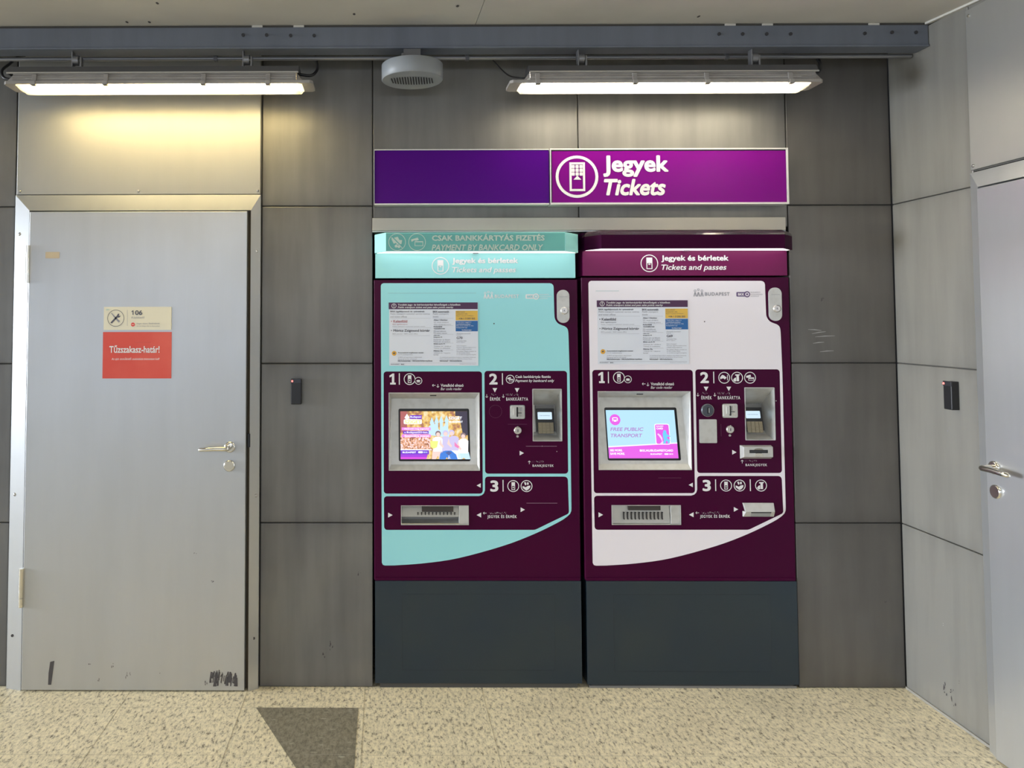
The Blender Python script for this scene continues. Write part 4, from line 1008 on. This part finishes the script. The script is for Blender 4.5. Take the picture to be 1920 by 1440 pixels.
    for x_a, x_b, z_a, z_b in ((ix0, ix1, iz0, iz0+.0012), (ix0, ix1, iz1-.0012, iz1), (ix0, ix0+.0012, iz0, iz1), (ix1-.0012, ix1, iz0, iz1)): pl.box(x_a, x_b, -.0066, -.005, z_a, z_b, slate_line)
    put(pl, 'plinth_panel', bevel=.002)
    ft = MB(); ft.box(px0+.02, px1-.02, .0, .25, 0, zp0+.001, reveal)
    if not A:
        ft.box(px0+.01, px1-.01, -.004, .01, 0.001, .010, pipe_m)
    put(ft, 'foot_rail')
    return root

def emat_noise(name):
    m = bpy.data.materials.new(name); m.use_nodes = True; t = m.node_tree; b = t.nodes['Principled BSDF']
    co = t.nodes.new('ShaderNodeTexCoord'); n = t.nodes.new('ShaderNodeTexNoise'); n.inputs['Scale'].default_value = 45; n.inputs['Detail'].default_value = 3
    r = t.nodes.new('ShaderNodeValToRGB'); e = r.color_ramp.elements
    e[0].position = .35; e[0].color = (.45, .18, .10, 1); e[1].position = .65; e[1].color = (.98, .85, .55, 1); q = e.new(.5); q.color = (.88, .55, .12, 1)
    t.links.new(co.outputs['Object'], n.inputs['Vector']); t.links.new(n.outputs['Fac'], r.inputs[0]); t.links.new(r.outputs[0], b.inputs['Emission Color'])
    b.inputs['Base Color'].default_value = (.01, .01, .01, 1); b.inputs['Emission Strength'].default_value = .8; b.inputs['Roughness'].default_value = .25
    return m
def emat_crowd(name):
    m = emat_noise(name); t = m.node_tree
    n = [x for x in t.nodes if x.type == 'TEX_NOISE'][0]; n.inputs['Scale'].default_value = 130
    e = [x for x in t.nodes if x.type == 'VALTORGB'][0].color_ramp.elements
    e[0].color = (.22, .06, .04, 1); e[1].color = (.95, .45, .22, 1); e[2].color = (1, .85, .95, 1)
    return m

m1 = build_machine('card')
tag(m1, 'ticket vending machine with a turquoise front panel and turquoise canopy, beside the steel door wall', 'ticket machine', 'ticket machines under the violet sign')
m2 = build_machine('cash')
tag(m2, 'ticket vending machine with an off-white front panel and dark purple canopy, nearer the corner', 'ticket machine', 'ticket machines under the violet sign')

# ------------------------------------------------------------------ overhead signs
def P_(px, py, y): q = at(px, py, 1, y); return q.x, q.z
ys = -.055
a = P_(702.5, 282, ys); b = P_(1030, 381, ys)
sg = empty('blank_sign_panel', ((a[0]+b[0])/2, 0, b[1])); 
mb = MB(); mb.box(a[0], b[0], ys, -.001, b[1], a[1], sign_dark); q = mb.build('panel', sg, .0015); place(q)
mb = MB(); mb.box(a[0]-.002, b[0], ys-.003, -.004, b[1]-.006, b[1], sign_frame); mb.box(a[0]-.002, b[0], ys-.003, -.004, a[1], a[1]+.004, sign_frame); mb.box(a[0]-.005, a[0]-.0005, ys-.003, -.004, b[1]-.006, a[1]+.004, mid_print)
q = mb.build('edge_rail', sg); place(q)
tag(sg, 'plain dark violet sign panel without writing, above the turquoise ticket machine', 'sign')
a = P_(1031.5, 278.5, ys-.01); b = P_(1479.5, 382.5, ys-.01)
sg = empty('tickets_sign', ((a[0]+b[0])/2, 0, b[1]))
mb = MB(); mb.prism(rect(a[0], b[0], b[1], a[1]), ys-.012, -.001, sign_frame, holes=[rect(a[0]+.003, b[0]-.007, b[1]+.008, a[1]-.006)])
place(mb.build('frame', sg))
mb = MB(); yy = ys-.006
mb.flat(rect(a[0]+.001, b[0]-.001, b[1]+.001, a[1]-.001), yy, black)
c0 = P_(1034.5, 283.5, yy); c1 = P_(1474.5, 379.0, yy)
mb.prism(rect(c0[0], c1[0], c1[1], c0[1]), yy-.002, yy, sign_lit); yt = yy-.003
q = P_(1081.8, 331.3, yt); icon(mb, 'big_ticket', q[0], q[1], .0925, yt, white_print, thin=.135)
u = P_(1130.5, 291.5, yt); v = P_(1254, 331.5, yt); mb.text('Jegyek', u[0], v[0], v[1], u[1], yt, white_print, 2)
u = P_(1132, 335.5, yt); v = P_(1248.5, 366.5, yt); mb.text('Tickets', u[0], v[0], v[1], u[1], yt, white_print, 2, True)
place(mb.build('sign_face', sg))
tag(sg, 'long violet sign with a white frame, ticket symbol and white lettering, above the machines', 'sign')

# ------------------------------------------------------------------ fluorescent lights
def build_lamp(pxL, pxR, hL, hR, clips, brackets, pyc, k):
    yc = -.228; hw = .063
    zf = 2.548 if k == 0 else 2.546
    xl, xr = at(pxL, 165, 1, yc-hw).x, at(pxR, 165, 1, yc-hw).x
    hl_, hr_ = at(hL, 150, 1, yc).x, at(hR, 150, 1, yc).x
    root = empty('fluorescent_light', ((xl+xr)/2, yc, zf))
    def put(mb, name, parent=root, bevel=0): o = mb.build(name, None, bevel); o.parent = parent; off = Vector(root.location) if parent == root else Vector(root.location)+Vector(parent.location); o.location = -off; return o
    # profile of the housing (outer): ribbed side, then top
    hs = MB(); ht = .050
    n_rib = 5
    for s in (-1, 1):
        pr = []
        for i in range(n_rib*2+1):
            t_ = i/(n_rib*2); pr.append((yc+s*(.054-.010*t_+(.0016 if i % 2 else -.0014)), zf+.010+t_*(ht-.010)))
        K = len(pr); vs = [(x, y, z) for x in (hl_, hr_) for y, z in pr]
        hs.add(vs, [(i, i+1, K+i+1, K+i) if s > 0 else (i+1, i, K+i, K+i+1) for i in range(K-1)], lamp_plastic)
    for x, s in ((hl_, -1), (hr_, 1)):
        xe = x+s*.02
        hs.add([(x, yc-.052, zf+.01), (x, yc+.052, zf+.01), (x, yc+.040, zf+ht), (x, yc-.040, zf+ht), (xe+s*.01, yc-.045, zf+.01), (xe+s*.01, yc+.045, zf+.01), (x+s*.004, yc+.034, zf+ht-.004), (x+s*.004, yc-.034, zf+ht-.004)],
               [(0, 4, 7, 3), (1, 2, 6, 5), (4, 5, 6, 7), (3, 7, 6, 2)], lamp_plastic)
    hs.box(hl_, hr_, yc-.040, yc+.040, zf+ht-.004, zf+ht, lamp_plastic)
    # flange frame round the opening
    ox = [(xl, yc), (xl+.024, yc-hw), (xr-.024, yc-hw), (xr, yc), (xr-.024, yc+hw), (xl+.024, yc+hw)]
    oy = [(xl+.0, yc-hw+.012), (xl+.012, yc-hw), (xr-.012, yc-hw), (xr, yc-hw+.012), (xr, yc+hw-.012), (xr-.012, yc+hw), (xl+.012, yc+hw), (xl, yc+hw-.012)]
    iy = [(xl+.045, yc-hw+.012), (xl+.055, yc-hw+.008), (xr-.055, yc-hw+.008), (xr-.045, yc-hw+.012), (xr-.045, yc+hw-.012), (xr-.055, yc+hw-.008), (xl+.055, yc+hw-.008), (xl+.045, yc+hw-.012)]
    n = 8
    for zz, zz2 in ((zf, zf+.012),):
        V = [(x, y, zz) for x, y in oy]+[(x, y, zz) for x, y in iy]+[(x, y, zz2) for x, y in oy]+[(x, y, zz2) for x, y in iy]
        F = []
        for i in range(n):
            j = (i+1) % n
            F += [(i, j, n+j, n+i), (2*n+i, 3*n+i, 3*n+j, 2*n+j), (i, 2*n+i, 2*n+j, j), (n+i, n+j, 3*n+j, 3*n+i)]
        hs.add(V, F, lamp_plastic)
    put(hs, 'housing')
    # white reflector lining
    rf = MB(); x0, x1 = xl+.046, xr-.046
    prf = [(yc-.054, zf+.002), (yc-.048, zf+.03), (yc-.038, zf+.045), (yc+.038, zf+.045), (yc+.048, zf+.03), (yc+.054, zf+.002)]
    K = len(prf); vs = [((x0 if e_ == 0 else x1)+(1 if e_ == 0 else -1)*max(0, (z-zf-.008)/.037)*.075, y, z) for e_ in (0, 1) for y, z in prf]
    rf.add(vs, [(i, i+1, K+i+1, K+i) for i in range(K-1)]+[tuple(range(K)), tuple(reversed(range(K, 2*K)))], lamp_inner)
    put(rf, 'reflector')
    for s in (-1, 1):
        tb = MB(); tb.cyl((x0+.035, yc+s*.022, zf+.026), (x1-.035, yc+s*.022, zf+.026), .011, emat('lamp_tube_%s' % ('warm' if k == 0 else 'neutral'), TUBE_COLOR[k], TUBE_STRENGTH[k]), 12); put(tb, 'tube')
    cv = MB(); prf = [(yc-.054, zf+.003), (yc-.050, zf-.014), (yc-.030, zf-.017), (yc+.030, zf-.017), (yc+.050, zf-.014), (yc+.054, zf+.003)]
    K = len(prf)
    vs = []
    for x, sc in ((x0-.004, .0), (x0+.012, 1), (x1-.012, 1), (x1+.004, 0)):
        vs += [(x, y, zf+.003+(z-zf-.003)*sc) for y, z in prf]
    cv.add(vs, [(b*K+i, b*K+i+1, (b+1)*K+i+1, (b+1)*K+i) for b in range(3) for i in range(K-1)], cover_m)
    put(cv, 'diffuser')
    # clips
    for px in clips:
        x = at(px, 150, 1, yc-.05).x; c = MB()
        c.hull8([(x-.010, yc-.060, zf-.002), (x+.010, yc-.060, zf-.002), (x+.009, yc-.052, zf+.044), (x-.009, yc-.052, zf+.044)], [(x-.010, yc-.050, zf-.002), (x+.010, yc-.050, zf-.002), (x+.009, yc-.040, zf+.044), (x-.009, yc-.040, zf+.044)], lamp_plastic)
        c.box(x-.010, x+.010, yc-hw-.004, yc-hw+.004, zf-.006, zf+.012, lamp_plastic); c.box(x-.010, x+.010, yc-hw-.004, yc-hw+.018, zf-.006, zf-.003, lamp_plastic)
        put(c, 'clip', bevel=.0015)
        c = MB(); c.box(x-.010, x+.010, yc+hw-.016, yc+hw+.003, zf-.005, zf+.012, lamp_plastic); put(c, 'clip', bevel=.0015)
    # hood above
    hd = MB(); z0 = zf+ht; h0, h1 = at(hL-10 if k == 0 else hL-2, 135, 1, yc).x, at(hR+4, 135, 1, yc).x
    prf = [(yc-.052, z0-.003), (yc-.052, z0+.003), (yc-.034, z0+.030), (yc+.034, z0+.030), (yc+.052, z0-.003)]; K = len(prf)
    vs = [(x, y, z) for x in (h0, h1) for y, z in prf]
    hd.add(vs, [(i, i+1, K+i+1, K+i) for i in range(K-1)]+[tuple(reversed(range(K))), tuple(range(K, 2*K))], lamp_hood)
    hd.box(h0, h1, yc-.056, yc-.050, z0-.005, z0+.001, steel_plain)
    put(hd, 'mounting_rail')
    for px in brackets:
        x = at(px, 112, 1, yc).x; b = MB()
        b.box(x-.014, x-.009, yc-.016, yc+.016, z0+.028, 2.699, pipe_m); b.tube([(x-.009, yc, 2.664), (x+.014, yc, 2.664)], [.021, .021], pipe_m, 16)
        b.tube([(x+.012, yc, 2.664), (x+.020, yc, 2.664)], [.007, .007], screw_m, 10); b.box(x+.018, x+.026, yc-.012, yc+.012, z0+.028, 2.676, pipe_m)
        b.box(x-.012, x+.030, yc-.018, yc-.010, z0+.026, z0+.030, pipe_m)
        put(b, 'bracket', bevel=.0015)
    return root
l1 = build_lamp(5, 586, 34, 558, (64.5, 199, 382, 503), (143, 462), 165, 0)
tag(l1, 'long ceiling strip light with a warm yellow glow, over the left steel door', 'ceiling light', 'fluorescent strip lights under the beam')
l2 = build_lamp(957, 1546, 990, 1518, (1008, 1190, 1325, 1482), (1088, 1412), 165, 1)
tag(l2, 'long ceiling strip light with a whiter glow, over the violet tickets sign', 'ceiling light', 'fluorescent strip lights under the beam')

# the same light hangs over the side door, parallel to the side wall
def copy_tree(o, parent=None):
    c = o.copy(); COL.objects.link(c); c.parent = parent
    for ch in list(o.children): copy_tree(ch, c)
    return c
l3 = copy_tree(l2); l3.location = (XR-.228, -1.80, 2.546); l3.rotation_euler = (0, 0, -PI/2)
l3['label'] = 'long ceiling strip light over the right side door, along the side wall'

# ------------------------------------------------------------------ ceiling speaker
q = at(773, 151, 1, -.25); cxs, czs = q.x, q.z
sp = empty('ceiling_speaker', (cxs, -.25, czs))
def puts(mb, name, root, bevel=0, parent=None):
    o = mb.build(name, None, bevel); o.parent = parent or root; o.location = -Vector(root.location) if not parent else (0, 0, 0); return o
mb = MB(); zt = at(773, 116, 1, -.25).z-.013
mb.tube([(cxs, -.25, czs), (cxs, -.25, czs+.003), (cxs, -.25, zt-.003), (cxs, -.25, zt)], [.1235, .1265, .1265, .123], speaker_m, 56)
puts(mb, 'body', sp)
mb = MB(); zz = czs-.0015
for i in range(16):
    x = cxs-.082+i*.164/15; h = .052*math.sqrt(max(.25, 1-((x-cxs)/.105)**2)); s = .010
    mb.add([(x-.0026-s*.4, -.25-h, zz), (x+.0026-s*.4, -.25-h, zz), (x+.0026+s*.4, -.25+h, zz), (x-.0026+s*.4, -.25+h, zz)], [(0, 3, 2, 1)], black)
puts(mb, 'grille', sp)
mb = MB(); mb.box(cxs-.035, cxs+.035, -.262, -.238, zt-.001, 2.699, lamp_hood); mb.box(cxs-.045, cxs-.035, -.265, -.235, zt-.001, 2.68, lamp_hood); puts(mb, 'bracket', sp, .001)
tag(sp, 'round grey loudspeaker drum with a slotted grille, hanging under the beam', 'loudspeaker')

# ------------------------------------------------------------------ conduit and cables
mb = MB()
zpz = at(400, 110.5, 1, -.158).z
mb.tube([(-3.5, -.158, zpz), (-1, -.158, zpz+.001), (1, -.158, zpz), (XR-.005, -.158, zpz+.002)], .0092, pipe_m, 14)
o = mb.build('conduit_pipe')
tag(o, 'thin grey metal pipe running along the top of the back wall', 'pipe')
for x in (-2.1, -.72, .35, 1.45):
    mb = MB(); mb.box(x-.008, x+.008, -.169, -.147, zpz-.0105, 2.735, lamp_hood); mb.build('pipe_clamp', o, .001)
def cable(pts, r, label):
    P3 = [at(px, py, 1, y) for px, py, y in pts]
    # catmull-rom
    out_ = []
    for i in range(len(P3)-1):
        p0, p1, p2, p3 = P3[max(i-1, 0)], P3[i], P3[i+1], P3[min(i+2, len(P3)-1)]
        for k in range(6):
            t_ = k/6; out_.append(.5*((2*p1)+(p2-p0)*t_+(2*p0-5*p1+4*p2-p3)*t_*t_+(3*p1-p0-3*p2+p3)*t_**3))
    out_.append(P3[-1]); mb = MB(); mb.tube(out_, r, black, 10); tag(mb.build('cable'), label, 'cable', 'black cables feeding the strip lights')
cable([(47, 104, -.11), (33, 107, -.13), (18, 120, -.16), (4, 132, -.2), (8, 146, -.22), (30, 150, -.226)], .0062, 'black cable at the left end of the light over the left door')
cable([(592, 106, -.11), (595, 120, -.15), (594, 132, -.2), (585, 141, -.225), (570, 141, -.228), (559, 138, -.228)], .0062, 'black cable looping at the right end of the light over the left door')
cable([(1532, 108, -.11), (1538, 120, -.13), (1536, 132, -.2), (1528, 139, -.225), (1512, 139, -.228)], .0075, 'black cable looping at the right end of the light over the tickets sign')
cable([(920, 108, -.02), (938, 128, -.03), (955, 142, -.12), (975, 146, -.21), (990, 146, -.228)], .003, 'thin black cable at the left end of the light over the tickets sign')

# ------------------------------------------------------------------ card readers
def reader(root_loc, axis, label):
    rt = empty('card_reader', root_loc)
    mb = MB(); w_, h_, d_ = .045, .110, .030
    mb.box(-w_/2, w_/2, -d_, 0, 0, h_, black); b = mb.build('body', rt, .003)
    mb = MB(); mb.box(-w_/2+.001, w_/2-.001, -d_-.0015, -d_+.006, h_-.018, h_+.0015, mat('reader_top_gloss', (.03, .03, .035), .15)); b = mb.build('top_cap', rt, .001)
    mb = MB(); mb.tube([(-w_/2+.006, -d_-.001, h_-.009), (-w_/2+.006, -d_-.004, h_-.009)], [.0045, .003], led_red, 12); b = mb.build('indicator_light', rt); b['label'] = 'glowing red indicator'
    rt.rotation_euler = (0, 0, axis)
    tag(rt, label, 'card reader', 'black wall card readers')
q = at(555.5, 758, 1, -.02); reader((q.x, 0, q.z), 0, 'black card reader on the grey back wall beside the left door')
q = at(1786, 768, 0, XR-.012); reader((XR, q.y, q.z), -PI/2, 'black card reader on the side wall beside the right door')

# ------------------------------------------------------------------ signs on the door
YD1 = -.046
def dp(px, py): q = at(px, py, 1, YD1); return q.x, q.z
a = dp(195.5, 575.5); b = dp(321.5, 618.5)
mb = MB(); mb.prism(rrect(a[0], b[0], b[1], a[1], .002), YD1-.004, YD1-.0002, cream, back=True); y_ = YD1-.0046
q = dp(217.7, 596.6); mb.ring(q[0], q[1], .0365, .0345, y_, grey_print, 36)
def dflat(pts, m): mb.flat([dp(*p) for p in pts], y_, m)
dflat([(207.5, 605), (220, 591.5), (222, 588), (224.5, 588.5), (223.5, 592), (227, 592.5), (224, 595.5), (221.5, 595), (210.5, 606.5)], grey_print)
dflat([(209, 587.5), (210, 586.5), (217, 594), (225.5, 602), (223.5, 605), (216, 597)], mid_print)
dflat([(239.2, 581), (239.7, 581), (239.7, 611), (239.2, 611)], mid_print)
def dtext(s, x0, y0, x1, y1, m, bold=0, it=False): u = dp(x0, y0); v = dp(x1, y1); mb.text(s, u[0], v[0], v[1], u[1], y_, m, bold, it)
dflat([(247, 584), (249.6, 582), (251, 582), (251, 590.5), (249.3, 590.5), (249.3, 584.2), (247.6, 585.4)], grey_print); dtext('06', 254, 581.8, 267.5, 590.7, grey_print, 1); dtext('Közlekedő', 247, 593, 271.5, 597.2, mid_print, 0, True)
q = dp(249.8, 608.5); mb.flat(circle(q[0], q[1], .0085), y_, red_dot); mb.flat(rect(q[0]-.005, q[0]+.005, q[1]-.0012, q[1]+.0012), y_-.0004, cream)
dtext('Idegen részre, illetéktelenek', 256.5, 605, 300, 608.8, mid_print); dtext('számára belépni tilos és életveszélyes', 256.5, 610, 300, 613, mid_print)
mb.flat([dp(200, 579), dp(207, 579.5), dp(204, 581.5), dp(200, 582.5)], y_, mat('pale_green_smear', (.60, .70, .60), .6))
tag(mb.build('door_sign'), 'cream door sign with tool symbol and number 106 on the steel door', 'sign')
a = dp(193.5, 622.5); b = dp(321.2, 709.5)
mb = MB(); mb.prism(rect(a[0], b[0], b[1], a[1]), YD1-.002, YD1-.0002, red_s, back=True); y_ = YD1-.0026
dtext('Tűzszakasz-határ!', 205.5, 647.5, 299.5, 661.5, white_print, 1); dtext('Az ajtó önműködő csukódását biztosítani kell!', 209.5, 670.5, 299.5, 676.2, white_print, 0, True)
dflat([(252, 641.6), (284, 641.6), (284, 642.3), (252, 642.3)], mat('faint_dark_red', (.55, .08, .06), .5))
tag(mb.build('warning_sign'), 'square red warning sign with white lettering stuck on the left steel door', 'sign')
a = dp(85.5, 472.5); b = dp(111.5, 484.5)
mb = MB(); mb.prism(rrect(a[0], b[0], b[1], a[1], .002), YD1-.0012, YD1-.0002, tan, back=True)
tag(mb.build('tape_patch'), 'small tan rectangle of old tape near the top of the left steel door', 'tape')

# ------------------------------------------------------------------ scratches and smudges on the wall sheets
mb = MB()
fb = fb_ = lambda x, z: (x, -.0009, z)
for (px, py, rx_, rz_, n, m, sd) in ((1541, 562, .004, .004, 5, scuff, 1), (672, 1073, .004, .004, 3, scuff, 2), (619, 1210, .005, .012, 5, scuff, 3), (605, 1228, .006, .006, 3, scuff, 4), (1660, 1125, .002, .008, 2, scuff, 5)):
    q = at(px, py); smudge(mb, q.x, q.z, rx_, rz_, n, m, fb, sd)
for (xa, ya, xb, yb) in ((1522, 626, 1548, 622), (1528, 632, 1565, 630), (1524, 644, 1545, 642), (1537, 660, 1563, 658), (1515, 618, 1540, 620)):
    u, v = at(xa, ya), at(xb, yb); mb.add([(u.x, -.001, u.z), (v.x, -.001, v.z), (v.x, -.001, v.z+.0016), ((u.x+v.x)/2, -.001, (u.z+v.z)/2+.004), (u.x, -.001, u.z+.0012)], [(0, 1, 2, 3, 4)], mat('grey_scratch', (.34, .34, .33), .5))
o = mb.build('scratch_marks'); o.parent = bpy.data.objects['wall_back']
mb = MB()
fr = lambda y, z: (XR-.0009, y, z)
for (px, py, rx_, rz_, n, m, sd) in ((1772, 1290, .006, .010, 7, scuff, 6), (1782, 1300, .008, .012, 5, scuff, 7), (1799, 1281, .002, .003, 2, scuff, 8), (1779, 805, .004, .010, 3, mid_print, 9), (1768, 1170, .002, .010, 2, scratch, 10), (1790, 1320, .005, .006, 3, scuff, 11)):
    q = at(px, py, 0, XR); smudge(mb, q.y, q.z, rx_, rz_, n, m, lambda y, z: (XR-.0009, y, z), sd)
o = mb.build('scratch_marks'); o.parent = bpy.data.objects['wall_right']
